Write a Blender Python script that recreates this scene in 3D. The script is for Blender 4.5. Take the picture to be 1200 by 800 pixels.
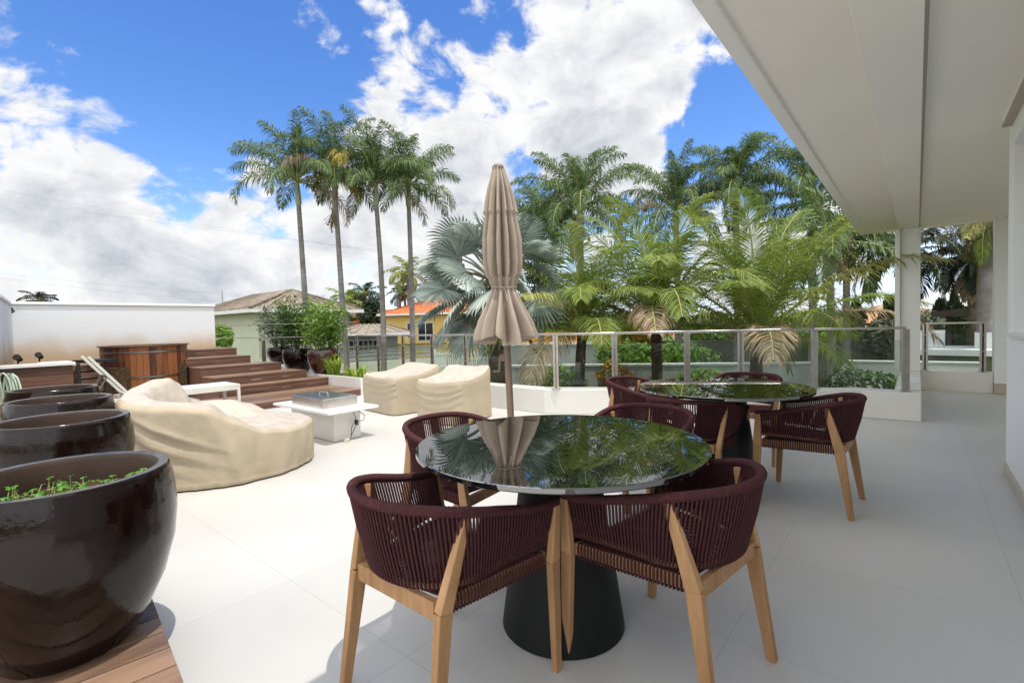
import bpy, math, random
from mathutils import Vector, Matrix
R = math.radians
for o in list(bpy.data.objects): bpy.data.objects.remove(o)
scene = bpy.context.scene
col = scene.collection

# ------------------------------------------------------------------ camera
# world: +Y runs along the house (a), +X points to the house side (-b), Z up, metres
CAM_H, F_PX, PITCH, ROLL, YAW = 1.33, 571.5, R(2.032), R(-1.379), R(39.69)
cam_d = bpy.data.cameras.new('camera'); cam = bpy.data.objects.new('camera', cam_d); col.objects.link(cam)
cam_d.sensor_width = 36.0; cam_d.lens = F_PX / 1200 * 36
cam_d.clip_start = 0.05; cam_d.clip_end = 6000
CM = Matrix.Rotation(YAW, 4, 'Z') @ Matrix.Rotation(R(90) - PITCH, 4, 'X') @ Matrix.Rotation(ROLL, 4, 'Z')
cam.matrix_world = Matrix.Translation((0, 0, CAM_H)) @ CM
scene.camera = cam

def ray(px, py):
    return (CM.to_3x3() @ Vector(((px - 600) / F_PX, -(py - 400) / F_PX, -1))).normalized()
FWD = Vector((-math.sin(YAW), math.cos(YAW), 0))
def G(px, py, z=0.0):                       # point at height z seen at a photo position
    d = ray(px, py); t = (z - CAM_H) / d.z
    return Vector((d.x * t, d.y * t, z))
def AT(px, py, Y):                          # point at distance Y ahead seen at a photo position
    d = ray(px, py); t = Y / d.dot(FWD)
    return Vector((d.x * t, d.y * t, CAM_H + d.z * t))
def W(a, b, z=0.0): return Vector((-b, a, z))

# ------------------------------------------------------------------ world + sun
SUN = Vector((0.30, -0.03, 1.0)).normalized()      # direction towards the sun
world = bpy.data.worlds.new('World'); scene.world = world; world.use_nodes = True
nt = world.node_tree; nt.nodes.clear()
def N(t, tree=None, **kw):
    n = (tree or nt).nodes.new(t)
    for k, v in kw.items(): setattr(n, k, v)
    return n
def L(a, b, tree=None): (tree or nt).links.new(a, b)
sky = N('ShaderNodeTexSky'); sky.sky_type = 'NISHITA'; sky.sun_disc = False
sky.sun_elevation = math.asin(SUN.z); sky.sun_rotation = math.atan2(SUN.x, SUN.y)
sky.air_density = 1.0; sky.dust_density = 0.3; sky.ozone_density = 1.6
SKY_STRENGTH = 0.135; CLOUD_STRENGTH = 0.60
bg_sky = N('ShaderNodeBackground'); bg_sky.inputs['Strength'].default_value = SKY_STRENGTH
hsv = N('ShaderNodeHueSaturation'); hsv.inputs['Saturation'].default_value = 1.30
L(sky.outputs[0], hsv.inputs['Color']); hsv.inputs['Hue'].default_value = .512
hz = N('ShaderNodeSeparateXYZ'); hzt = N('ShaderNodeTexCoord'); L(hzt.outputs['Generated'], hz.inputs[0])
hm = N('ShaderNodeMapRange'); hm.interpolation_type = 'SMOOTHSTEP'; L(hz.outputs['Z'], hm.inputs[0])
for i_, v_ in enumerate((.0, .22, .80, .0)): hm.inputs[i_ + 1].default_value = v_
hmx = N('ShaderNodeMix', data_type='RGBA'); L(hm.outputs[0], hmx.inputs[0]); L(hsv.outputs[0], hmx.inputs[6]); hmx.inputs[7].default_value = (4.6, 5.6, 7.0, 1)
L(hmx.outputs[2], bg_sky.inputs['Color'])
tc = N('ShaderNodeTexCoord'); DIR = tc.outputs['Generated']
def math_n(op, a, b=None, clamp=False):
    n = N('ShaderNodeMath', operation=op); n.use_clamp = clamp
    for i, v in enumerate((a, b)):
        if v is None: continue
        if isinstance(v, (int, float)): n.inputs[i].default_value = v
        else: L(v, n.inputs[i])
    return n.outputs[0]
def noise_n(vec, scale, detail, rough, dist=0.0):
    n = N('ShaderNodeTexNoise'); n.inputs['Scale'].default_value = scale; n.inputs['Detail'].default_value = detail
    n.inputs['Roughness'].default_value = rough; n.inputs['Distortion'].default_value = dist
    L(vec, n.inputs['Vector']); return n.outputs['Fac']
def smooth_n(v, lo, hi, o0=0.0, o1=1.0):
    n = N('ShaderNodeMapRange'); n.interpolation_type = 'SMOOTHSTEP'
    for i, x in enumerate((lo, hi, o0, o1)): n.inputs[i + 1].default_value = x
    L(v, n.inputs[0]); return n.outputs[0]
# flatten the direction so clouds are wider than tall
mp = N('ShaderNodeMapping'); mp.inputs['Scale'].default_value = (1, 1, 1.45); L(DIR, mp.inputs['Vector'])
cv = mp.outputs[0]
warp = N('ShaderNodeTexNoise'); warp.inputs['Scale'].default_value = 3.0; warp.inputs['Detail'].default_value = 3; L(cv, warp.inputs['Vector'])
wv1 = N('ShaderNodeVectorMath', operation='SCALE'); wv1.inputs['Scale'].default_value = .22; L(warp.outputs['Color'], wv1.inputs[0])
wv2 = N('ShaderNodeVectorMath', operation='ADD'); L(cv, wv2.inputs[0]); L(wv1.outputs[0], wv2.inputs[1]); cw = wv2.outputs[0]
def billow(vec):
    """cumulus heads: round cells broken up by fine noise"""
    vo = N('ShaderNodeTexVoronoi'); vo.feature = 'F1'; vo.inputs['Scale'].default_value = 7.5
    vo.inputs['Detail'].default_value = 2.0; vo.inputs['Roughness'].default_value = .55; L(vec, vo.inputs['Vector'])
    return math_n('SUBTRACT', .62, vo.outputs['Distance'])
def density(vec, det, b=True):
    a = math_n('MULTIPLY', math_n('SUBTRACT', noise_n(vec, 3.4, det, .64), .5), 1.75)
    if not b: return a
    f = math_n('MULTIPLY', math_n('SUBTRACT', noise_n(vec, 9.0, 9, .66), .5), .85)
    return math_n('ADD', math_n('ADD', a, f), math_n('MULTIPLY', billow(vec), .42))
n1 = math_n('ADD', density(cw, 10), .25)
blobs = [ # px, py, angular radius (deg), weight  -- banks of cloud and holes between them
 (20,110,12,.22),(60,40,7,.12),(35,240,13,.26),(150,290,7,.20),(120,330,9,.16),(215,335,6,.14),(60,190,7,.1),
 (215,40,12,-.34),(150,20,6,-.1),(165,120,5,-.16),(205,215,5,-.20),(195,262,3.5,-.22),(330,70,8,-.22),(260,150,7,-.16),(205,300,4,-.12),
 (372,40,3,.20),(320,290,12,.22),(410,190,10,.20),(455,60,7,.12),(600,150,11,.20),(740,60,11,.26),(660,70,9,.16),(760,150,8,.12),(480,270,9,.16),
 (560,105,3.5,-.20),(505,95,3,-.12),(300,110,4,-.1),(530,20,4,-.1),(905,120,9,-.40),(860,170,7,-.26),(820,165,4,-.12),(620,240,10,.16),(300,240,7,.12),(440,320,9,.16),(280,330,8,.14),(520,230,6,.12),(55,440,6,.1),(1100,320,8,.10),(960,340,7,.12),(860,300,6,.1)]
bias = None
for px, py, rad, w in blobs:
    c = ray(px, py)
    vm = N('ShaderNodeVectorMath', operation='DOT_PRODUCT'); L(DIR, vm.inputs[0]); vm.inputs[1].default_value = c
    s_ = smooth_n(vm.outputs['Value'], math.cos(R(rad * 1.35)), math.cos(R(rad * .15)), 0, w*(.66 if w > 0 else .90))
    bias = s_ if bias is None else math_n('ADD', bias, s_)
# the rest of the sky (overhead and behind the camera) gets extra broken cloud, added to lift the ambient light
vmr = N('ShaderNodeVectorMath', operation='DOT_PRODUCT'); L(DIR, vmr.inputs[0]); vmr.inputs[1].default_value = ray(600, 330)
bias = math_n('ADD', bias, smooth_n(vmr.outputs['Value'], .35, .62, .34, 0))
dens = math_n('ADD', n1, bias)
sepd = N('ShaderNodeSeparateXYZ'); L(DIR, sepd.inputs[0])
up_mask = smooth_n(sepd.outputs['Z'], -.03, .01)
alpha = math_n('MULTIPLY', smooth_n(dens, .08, .32), up_mask)
# billows catch the high sun on their heads; thick middles and undersides go grey
mp2 = N('ShaderNodeMapping'); mp2.inputs['Location'].default_value = (0, 0, 0.05); L(cw, mp2.inputs['Vector'])
relief = math_n('SUBTRACT', density(cw, 6, False), density(mp2.outputs[0], 6, False))
n2 = noise_n(cw, 11.0, 8, 0.6)
thick = smooth_n(dens, .22, .72)
sh = math_n('ADD', math_n('MULTIPLY', relief, 1.5), math_n('MULTIPLY', math_n('SUBTRACT', n2, .5), .70))
lit = math_n('ADD', math_n('SUBTRACT', .95, math_n('MULTIPLY', thick, .50)), sh, clamp=True)
cr = N('ShaderNodeValToRGB'); L(lit, cr.inputs[0])
cr.color_ramp.elements[0].position = 0.0; cr.color_ramp.elements[0].color = (.42, .46, .53, 1)
cr.color_ramp.elements[1].position = 1.0; cr.color_ramp.elements[1].color = (1.0, 1.0, 1.0, 1)
e = cr.color_ramp.elements.new(.5); e.color = (.72, .75, .80, 1)
bg_c = N('ShaderNodeBackground'); L(math_n('MULTIPLY', smooth_n(vmr.outputs['Value'], .1, .6, 2.2, 1.0), CLOUD_STRENGTH), bg_c.inputs['Strength']); L(cr.outputs[0], bg_c.inputs['Color'])  # unseen clouds away from the view are brightened to fill the roof's shade
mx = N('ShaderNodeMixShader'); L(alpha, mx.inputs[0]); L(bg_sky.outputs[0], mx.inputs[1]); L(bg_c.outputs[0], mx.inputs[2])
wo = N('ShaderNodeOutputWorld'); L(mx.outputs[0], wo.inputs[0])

sd = bpy.data.lights.new('sun', 'SUN'); sd.energy = 2.0; sd.angle = R(.5); sd.color = (1, .95, .87)
sun = bpy.data.objects.new('sun', sd); col.objects.link(sun); sun.location = (3, 0, 20)
sun.rotation_euler = SUN.to_track_quat('Z', 'Y').to_euler()

vs = scene.view_settings; vs.view_transform = 'Standard'; vs.look = 'None'; vs.exposure = 0.72; vs.gamma = 1; vs.use_curve_mapping = False
scene.cycles.max_bounces = 8; scene.cycles.diffuse_bounces = 5; scene.cycles.transparent_max_bounces = 24
scene.cycles.use_denoising = True

# ------------------------------------------------------------------ materials
def mat(name, color, rough=.6, spec=.4, metal=0.0, noise=None, bump=None, c2=None, ior=None, coat=0, trans=None):
    """noise=(scale, amount) mottles the colour, c2 second colour, bump=(scale, strength)"""
    m = bpy.data.materials.new(name); m.use_nodes = True; t = m.node_tree; p = t.nodes['Principled BSDF']
    p.inputs['Base Color'].default_value = (*color, 1); p.inputs['Roughness'].default_value = rough
    p.inputs['Specular IOR Level'].default_value = spec; p.inputs['Metallic'].default_value = metal
    if ior: p.inputs['IOR'].default_value = ior
    if coat: p.inputs['Coat Weight'].default_value = coat; p.inputs['Coat Roughness'].default_value = .05
    tco = N('ShaderNodeTexCoord', t)
    if noise or c2:
        sc, am = noise or (3, 1)
        nn = N('ShaderNodeTexNoise', t); nn.inputs['Scale'].default_value = sc; nn.inputs['Detail'].default_value = 6
        L(tco.outputs['Object'], nn.inputs['Vector'], t)
        r = N('ShaderNodeValToRGB', t); L(nn.outputs['Fac'], r.inputs[0], t)
        a = color; b = c2 or tuple(c * (1 - am) for c in color)
        r.color_ramp.elements[0].position = .32; r.color_ramp.elements[0].color = (*b, 1)
        r.color_ramp.elements[1].position = .68; r.color_ramp.elements[1].color = (*a, 1)
        L(r.outputs[0], p.inputs['Base Color'], t)
    if bump:
        nb = N('ShaderNodeTexNoise', t); nb.inputs['Scale'].default_value = bump[0]; nb.inputs['Detail'].default_value = 4
        L(tco.outputs['Object'], nb.inputs['Vector'], t)
        bp = N('ShaderNodeBump', t); bp.inputs['Strength'].default_value = bump[1]; bp.inputs['Distance'].default_value = .02
        L(nb.outputs['Fac'], bp.inputs['Height'], t); L(bp.outputs[0], p.inputs['Normal'], t)
    if trans:
        p.inputs['Transmission Weight'].default_value = trans
    return m

def wood_mat(name, c_dark, c_light, stretch=(1, 14, 14), rough=.45, island=.5, spec=.35, scale=1.6):
    m = bpy.data.materials.new(name); m.use_nodes = True; t = m.node_tree; p = t.nodes['Principled BSDF']
    tco = N('ShaderNodeTexCoord', t); mpn = N('ShaderNodeMapping', t); mpn.inputs['Scale'].default_value = stretch
    geo = N('ShaderNodeNewGeometry', t)
    L(tco.outputs['Object'], mpn.inputs['Vector'], t)
    off = N('ShaderNodeVectorMath', t, operation='ADD'); cmb = N('ShaderNodeCombineXYZ', t)
    mul = N('ShaderNodeMath', t, operation='MULTIPLY'); mul.inputs[1].default_value = 37.0
    L(geo.outputs['Random Per Island'], mul.inputs[0], t)
    for i in range(3): L(mul.outputs[0], cmb.inputs[i], t)
    L(mpn.outputs[0], off.inputs[0], t); L(cmb.outputs[0], off.inputs[1], t)
    nn = N('ShaderNodeTexNoise', t); nn.inputs['Scale'].default_value = scale; nn.inputs['Detail'].default_value = 8; nn.inputs['Roughness'].default_value = .65
    L(off.outputs[0], nn.inputs['Vector'], t)
    add = N('ShaderNodeMath', t, operation='MULTIPLY_ADD'); L(geo.outputs['Random Per Island'], add.inputs[0], t); add.inputs[1].default_value = island
    sub = N('ShaderNodeMath', t, operation='SUBTRACT'); L(nn.outputs['Fac'], sub.inputs[0], t); sub.inputs[1].default_value = island * .5
    L(sub.outputs[0], add.inputs[2], t)
    r = N('ShaderNodeValToRGB', t); L(add.outputs[0], r.inputs[0], t)
    r.color_ramp.elements[0].position = .25; r.color_ramp.elements[0].color = (*c_dark, 1)
    r.color_ramp.elements[1].position = .75; r.color_ramp.elements[1].color = (*c_light, 1)
    L(r.outputs[0], p.inputs['Base Color'], t)
    p.inputs['Roughness'].default_value = rough; p.inputs['Specular IOR Level'].default_value = spec
    bp = N('ShaderNodeBump', t); bp.inputs['Strength'].default_value = .15; bp.inputs['Distance'].default_value = .01
    L(nn.outputs['Fac'], bp.inputs['Height'], t); L(bp.outputs[0], p.inputs['Normal'], t)
    return m

def leaf_mat(name, color, c2, rough=.5, trans=.25, spec=.35):
    m = bpy.data.materials.new(name); m.use_nodes = True; t = m.node_tree; p = t.nodes['Principled BSDF']
    geo = N('ShaderNodeNewGeometry', t)
    r = N('ShaderNodeValToRGB', t); L(geo.outputs['Random Per Island'], r.inputs[0], t)
    r.color_ramp.elements[0].color = (*c2, 1); r.color_ramp.elements[1].color = (*color, 1)
    L(r.outputs[0], p.inputs['Base Color'], t); p.inputs['Roughness'].default_value = rough; p.inputs['Specular IOR Level'].default_value = spec
    tr = N('ShaderNodeBsdfTranslucent', t); L(r.outputs[0], tr.inputs['Color'], t)
    mxs = N('ShaderNodeMixShader', t); mxs.inputs[0].default_value = trans
    out = t.nodes['Material Output']
    L(p.outputs[0], mxs.inputs[1], t); L(tr.outputs[0], mxs.inputs[2], t); L(mxs.outputs[0], out.inputs[0], t)
    return m

M = {}
M['white_paint'] = mat('white_paint', (.84, .83, .80), .55, .3, noise=(1.3, .05), bump=(60, .04))
M['white_ceiling'] = mat('white_ceiling', (.88, .845, .775), .7, .2, noise=(.8, .05), bump=(40, .03))
M['wall_paint'] = mat('wall_paint', (.84, .84, .82), .6, .25, noise=(1.0, .04))
M['skirting'] = mat('skirting', (.52, .45, .36), .35, .5, noise=(4, .1))
M['porcelain_kerb'] = mat('porcelain_kerb', (.74, .72, .67), .4, .4, noise=(2, .05))
M['groove'] = mat('groove', (.46, .41, .34), .8, .1)
M['steel'] = mat('steel', (.62, .58, .53), .28, .5, metal=1.0, noise=(8, .15))
M['steel_dark'] = mat('steel_dark', (.3, .28, .26), .35, .5, metal=1.0)
M['black_glass'] = mat('black_glass', (.006, .008, .007), .012, .5, ior=2.9)
M['table_base'] = mat('table_base', (.006, .008, .0065), .5, .25, bump=(120, .05))
M['teak'] = wood_mat('teak', (.29, .15, .062), (.55, .32, .155), stretch=(14, 14, 1.2), rough=.5, island=.35)
M['rope'] = mat('rope', (.088, .031, .034), .85, .15, noise=(60, .35), bump=(400, .3))
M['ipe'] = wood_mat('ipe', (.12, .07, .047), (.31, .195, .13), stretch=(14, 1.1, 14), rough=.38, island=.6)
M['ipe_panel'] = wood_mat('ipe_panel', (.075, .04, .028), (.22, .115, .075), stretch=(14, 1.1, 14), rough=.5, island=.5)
M['tub_wood'] = wood_mat('tub_wood', (.055, .02, .010), (.24, .085, .030), stretch=(12, 12, 1.0), rough=.45, island=.75)
M['glaze'] = mat('glaze', (.014, .006, .0045), .10, .36, noise=(5, .6), bump=(7, .16))
def worn_glaze(m):
    t = m.node_tree; p = t.nodes['Principled BSDF']; tco = N('ShaderNodeTexCoord', t); mpn = N('ShaderNodeMapping', t); mpn.inputs['Scale'].default_value = (7, 7, 1.6); L(tco.outputs['Object'], mpn.inputs['Vector'], t)
    n_ = N('ShaderNodeTexNoise', t); n_.inputs['Scale'].default_value = 2.2; n_.inputs['Detail'].default_value = 9; n_.inputs['Roughness'].default_value = .7; L(mpn.outputs[0], n_.inputs['Vector'], t)
    r_ = N('ShaderNodeMapRange', t); r_.inputs[1].default_value = .45; r_.inputs[2].default_value = .75; r_.inputs[3].default_value = .07; r_.inputs[4].default_value = .34; L(n_.outputs['Fac'], r_.inputs[0], t); L(r_.outputs[0], p.inputs['Roughness'], t)
    b2 = N('ShaderNodeTexNoise', t); b2.inputs['Scale'].default_value = 38; b2.inputs['Detail'].default_value = 5; L(tco.outputs['Object'], b2.inputs['Vector'], t)
    old = p.inputs['Normal'].links[0].from_node; bp = N('ShaderNodeBump', t); bp.inputs['Strength'].default_value = .10; bp.inputs['Distance'].default_value = .01
    L(b2.outputs['Fac'], bp.inputs['Height'], t); L(old.outputs[0], bp.inputs['Normal'], t); L(bp.outputs[0], p.inputs['Normal'], t)
worn_glaze(M['glaze'])
M['glaze_red'] = mat('glaze_red', (.055, .014, .010), .14, .6, noise=(6, .5), bump=(10, .08), coat=.3)
M['pot_inside'] = mat('pot_inside', (.05, .028, .018), .6, .3, noise=(8, .4))
M['soil'] = mat('soil', (.10, .065, .035), .95, .1, c2=(.04, .025, .015), noise=(24, 1), bump=(60, 1.0))
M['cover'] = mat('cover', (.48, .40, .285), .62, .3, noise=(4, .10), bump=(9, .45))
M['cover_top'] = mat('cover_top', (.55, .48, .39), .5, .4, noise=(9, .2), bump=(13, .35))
M['canopy'] = mat('canopy', (.42, .345, .275), .85, .15, noise=(5, .14), bump=(220, .08))
M['pole_brown'] = mat('pole_brown', (.21, .145, .105), .4, .4, noise=(6, .15))
M['beige_plastic'] = mat('beige_plastic', (.50, .42, .33), .5, .4)
M['bench_white'] = mat('bench_white', (.66, .64, .57), .5, .35, noise=(5, .12))
M['marble_white'] = mat('marble_white', (.82, .81, .79), .25, .5, noise=(3, .03))
M['cable'] = mat('cable', (.03, .03, .03), .5)
M['cream_plastic'] = mat('cream_plastic', (.68, .6, .42), .5)
M['black_metal'] = mat('black_metal', (.015, .015, .015), .5)
M['hose'] = mat('hose', (.62, .66, .52), .4, .5, c2=(.45, .62, .5), noise=(2, 1))
M['concrete'] = mat('concrete', (.46, .48, .455), .85, .2, c2=(.31, .33, .31), noise=(1.2, 1), bump=(30, .2))
M['concrete_light'] = mat('concrete_light', (.62, .63, .61), .85, .2, c2=(.48, .49, .47), noise=(.9, 1), bump=(30, .2))
M['mossy'] = mat('mossy', (.17, .18, .115), .95, .1, c2=(.06, .07, .045), noise=(.7, 1), bump=(20, .4))
M['trunk_grey'] = mat('trunk_grey', (.27, .25, .235), .9, .1, c2=(.16, .145, .13), noise=(3, 1), bump=(14, .5))
M['trunk_brown'] = mat('trunk_brown', (.17, .135, .10), .9, .1, c2=(.07, .055, .04), noise=(5, 1), bump=(20, .8))
M['crownshaft'] = mat('crownshaft', (.30, .33, .22), .5, .4, c2=(.22, .20, .12), noise=(2, 1))
M['royal'] = leaf_mat('royal', (.135, .20, .055), (.06, .11, .035), trans=.3)
M['royal_yellow'] = leaf_mat('royal_yellow', (.42, .30, .05), (.20, .20, .04), trans=.3)
M['coco'] = leaf_mat('coco', (.27, .325, .055), (.12, .19, .035), trans=.36)
M['coco_yellow'] = leaf_mat('coco_yellow', (.46, .42, .13), (.28, .31, .07), trans=.3)
M['dry'] = leaf_mat('dry', (.40, .31, .19), (.22, .15, .085), trans=.15)
M['straw'] = leaf_mat('straw', (.30, .25, .10), (.16, .14, .05), trans=.2)
M['rachis'] = mat('rachis', (.42, .40, .14), .6, c2=(.28, .30, .09), noise=(3, 1))
M['silver'] = leaf_mat('silver', (.42, .47, .41), (.19, .245, .21), trans=.12, rough=.55)
M['dark_palm'] = leaf_mat('dark_palm', (.035, .055, .022), (.014, .025, .012), trans=.15)
M['bush'] = leaf_mat('bush', (.11, .20, .035), (.04, .09, .02), trans=.28)
M['bush_bright'] = leaf_mat('bush_bright', (.24, .38, .055), (.10, .20, .03), trans=.35)
M['bush_pale'] = leaf_mat('bush_pale', (.19, .23, .14), (.07, .095, .05), trans=.2)
M['cypress'] = leaf_mat('cypress', (.030, .055, .016), (.010, .022, .008), trans=.1)
M['sprout'] = leaf_mat('sprout', (.16, .42, .06), (.07, .22, .03), trans=.3)
M['blade'] = leaf_mat('blade', (.34, .44, .05), (.16, .28, .03), trans=.3)
M['croton'] = leaf_mat('croton', (.50, .24, .03), (.20, .20, .03), trans=.3)
M['roof_tile'] = mat('roof_tile', (.34, .28, .22), .85, .15, c2=(.19, .155, .12), noise=(2.2, 1))
M['roof_orange'] = mat('roof_orange', (.62, .21, .085), .8, .15, c2=(.42, .14, .06), noise=(1.5, 1))
M['roof_clay'] = mat('roof_clay', (.60, .36, .20), .85, .15, c2=(.42, .24, .13), noise=(1.5, 1))
M['stucco_cream'] = mat('stucco_cream', (.53, .54, .42), .85, .2, noise=(1, .08))
M['stucco_white'] = mat('stucco_white', (.72, .72, .71), .85, .2, noise=(1, .08))
M['stucco_yellow'] = mat('stucco_yellow', (.68, .47, .16), .85, .2, noise=(1, .1))
M['stucco_orange'] = mat('stucco_orange', (.75, .32, .03), .8, .2, noise=(1, .1))
M['window_dark'] = mat('window_dark', (.02, .024, .028), .08, .6)
M['picket'] = mat('picket', (.75, .75, .72), .6)
M['road'] = mat('road', (.065, .065, .065), .9, .1, noise=(3, .3))
M['pergola'] = mat('pergola', (.06, .04, .035), .6)
M['bluewin'] = mat('bluewin', (.55, .66, .74), .05, .6)

# terrace porcelain tiles
def tile_mat():
    m = bpy.data.materials.new('porcelain_tile'); m.use_nodes = True; t = m.node_tree; p = t.nodes['Principled BSDF']
    tco = N('ShaderNodeTexCoord', t); mpn = N('ShaderNodeMapping', t); mpn.inputs['Location'].default_value = (.60, -1.19, 0)
    L(tco.outputs['Object'], mpn.inputs['Vector'], t)
    br = N('ShaderNodeTexBrick', t); br.offset = 0; br.inputs['Scale'].default_value = 1; br.inputs['Brick Width'].default_value = .98
    br.inputs['Row Height'].default_value = .9; br.inputs['Mortar Size'].default_value = .0022; br.inputs['Mortar Smooth'].default_value = .3
    br.inputs['Color1'].default_value = (.55, .538, .502, 1); br.inputs['Color2'].default_value = (.575, .56, .524, 1); br.inputs['Mortar'].default_value = (.45, .435, .41, 1)
    L(mpn.outputs[0], br.inputs['Vector'], t)
    nn = N('ShaderNodeTexNoise', t); nn.inputs['Scale'].default_value = 1.1; nn.inputs['Detail'].default_value = 7; L(tco.outputs['Object'], nn.inputs['Vector'], t)
    mr = N('ShaderNodeMapRange', t); mr.inputs[1].default_value = .3; mr.inputs[2].default_value = .7; mr.inputs[3].default_value = .92; mr.inputs[4].default_value = 1.03
    L(nn.outputs['Fac'], mr.inputs[0], t)
    mm = N('ShaderNodeVectorMath', t, operation='SCALE'); L(br.outputs['Color'], mm.inputs[0], t); L(mr.outputs[0], mm.inputs['Scale'], t)
    L(mm.outputs[0], p.inputs['Base Color'], t)
    rr = N('ShaderNodeMapRange', t); rr.inputs[3].default_value = .30; rr.inputs[4].default_value = .46; L(nn.outputs['Fac'], rr.inputs[0], t)
    L(rr.outputs[0], p.inputs['Roughness'], t); p.inputs['Specular IOR Level'].default_value = .35
    return m
M['tile'] = tile_mat()

def glass_mat():
    m = bpy.data.materials.new('railing_glass'); m.use_nodes = True; t = m.node_tree; t.nodes.remove(t.nodes['Principled BSDF'])
    fr = N('ShaderNodeFresnel', t); fr.inputs['IOR'].default_value = 1.45
    ad = N('ShaderNodeMath', t, operation='ADD'); L(fr.outputs[0], ad.inputs[0], t); ad.inputs[1].default_value = .02
    geo = N('ShaderNodeNewGeometry', t); fm = N('ShaderNodeMath', t, operation='SUBTRACT'); fm.inputs[0].default_value = 1; L(geo.outputs['Backfacing'], fm.inputs[1], t)
    pr_ = N('ShaderNodeMath', t, operation='MULTIPLY'); L(ad.outputs[0], pr_.inputs[0], t); L(fm.outputs[0], pr_.inputs[1], t); ad = pr_
    gl = N('ShaderNodeBsdfGlossy', t); gl.inputs['Roughness'].default_value = .0; gl.inputs['Color'].default_value = (.9, .95, .93, 1)
    tr = N('ShaderNodeBsdfTransparent', t); tr.inputs['Color'].default_value = (.88, .925, .905, 1)
    mxs = N('ShaderNodeMixShader', t); L(ad.outputs[0], mxs.inputs[0], t); L(tr.outputs[0], mxs.inputs[1], t); L(gl.outputs[0], mxs.inputs[2], t)
    L(mxs.outputs[0], t.nodes['Material Output'].inputs[0], t)
    return m
M['glass'] = glass_mat()

def stained_wall_mat():
    """white garden wall, rain-splashed with red earth along its foot"""
    m = mat('stained_wall', (.72, .73, .74), .75, .2); t = m.node_tree; p = t.nodes['Principled BSDF']
    geo = N('ShaderNodeNewGeometry', t); sp = N('ShaderNodeSeparateXYZ', t); L(geo.outputs['Position'], sp.inputs[0], t)
    nn = N('ShaderNodeTexNoise', t); nn.inputs['Scale'].default_value = 1.6; nn.inputs['Detail'].default_value = 7; L(geo.outputs['Position'], nn.inputs['Vector'], t)
    ma = N('ShaderNodeMath', t, operation='MULTIPLY_ADD'); L(nn.outputs['Fac'], ma.inputs[0], t); ma.inputs[1].default_value = -.55; L(sp.outputs['Z'], ma.inputs[2], t)
    mr = N('ShaderNodeMapRange', t); mr.interpolation_type = 'SMOOTHSTEP'; mr.inputs[1].default_value = .58; mr.inputs[2].default_value = 1.15; mr.inputs[3].default_value = .85; mr.inputs[4].default_value = 0
    L(ma.outputs[0], mr.inputs[0], t)
    mxr = N('ShaderNodeMix', t, data_type='RGBA'); L(mr.outputs[0], mxr.inputs[0], t)
    mxr.inputs[6].default_value = (.70, .71, .72, 1); mxr.inputs[7].default_value = (.50, .33, .17, 1)
    L(mxr.outputs[2], p.inputs['Base Color'], t)
    return m
M['stained_wall'] = stained_wall_mat()

def ground_mat():
    m = mat('lawn_ground', (.10, .15, .04), .95, .1, c2=(.16, .12, .07), noise=(.25, 1), bump=(3, .5)); return m
M['ground'] = ground_mat()

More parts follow.
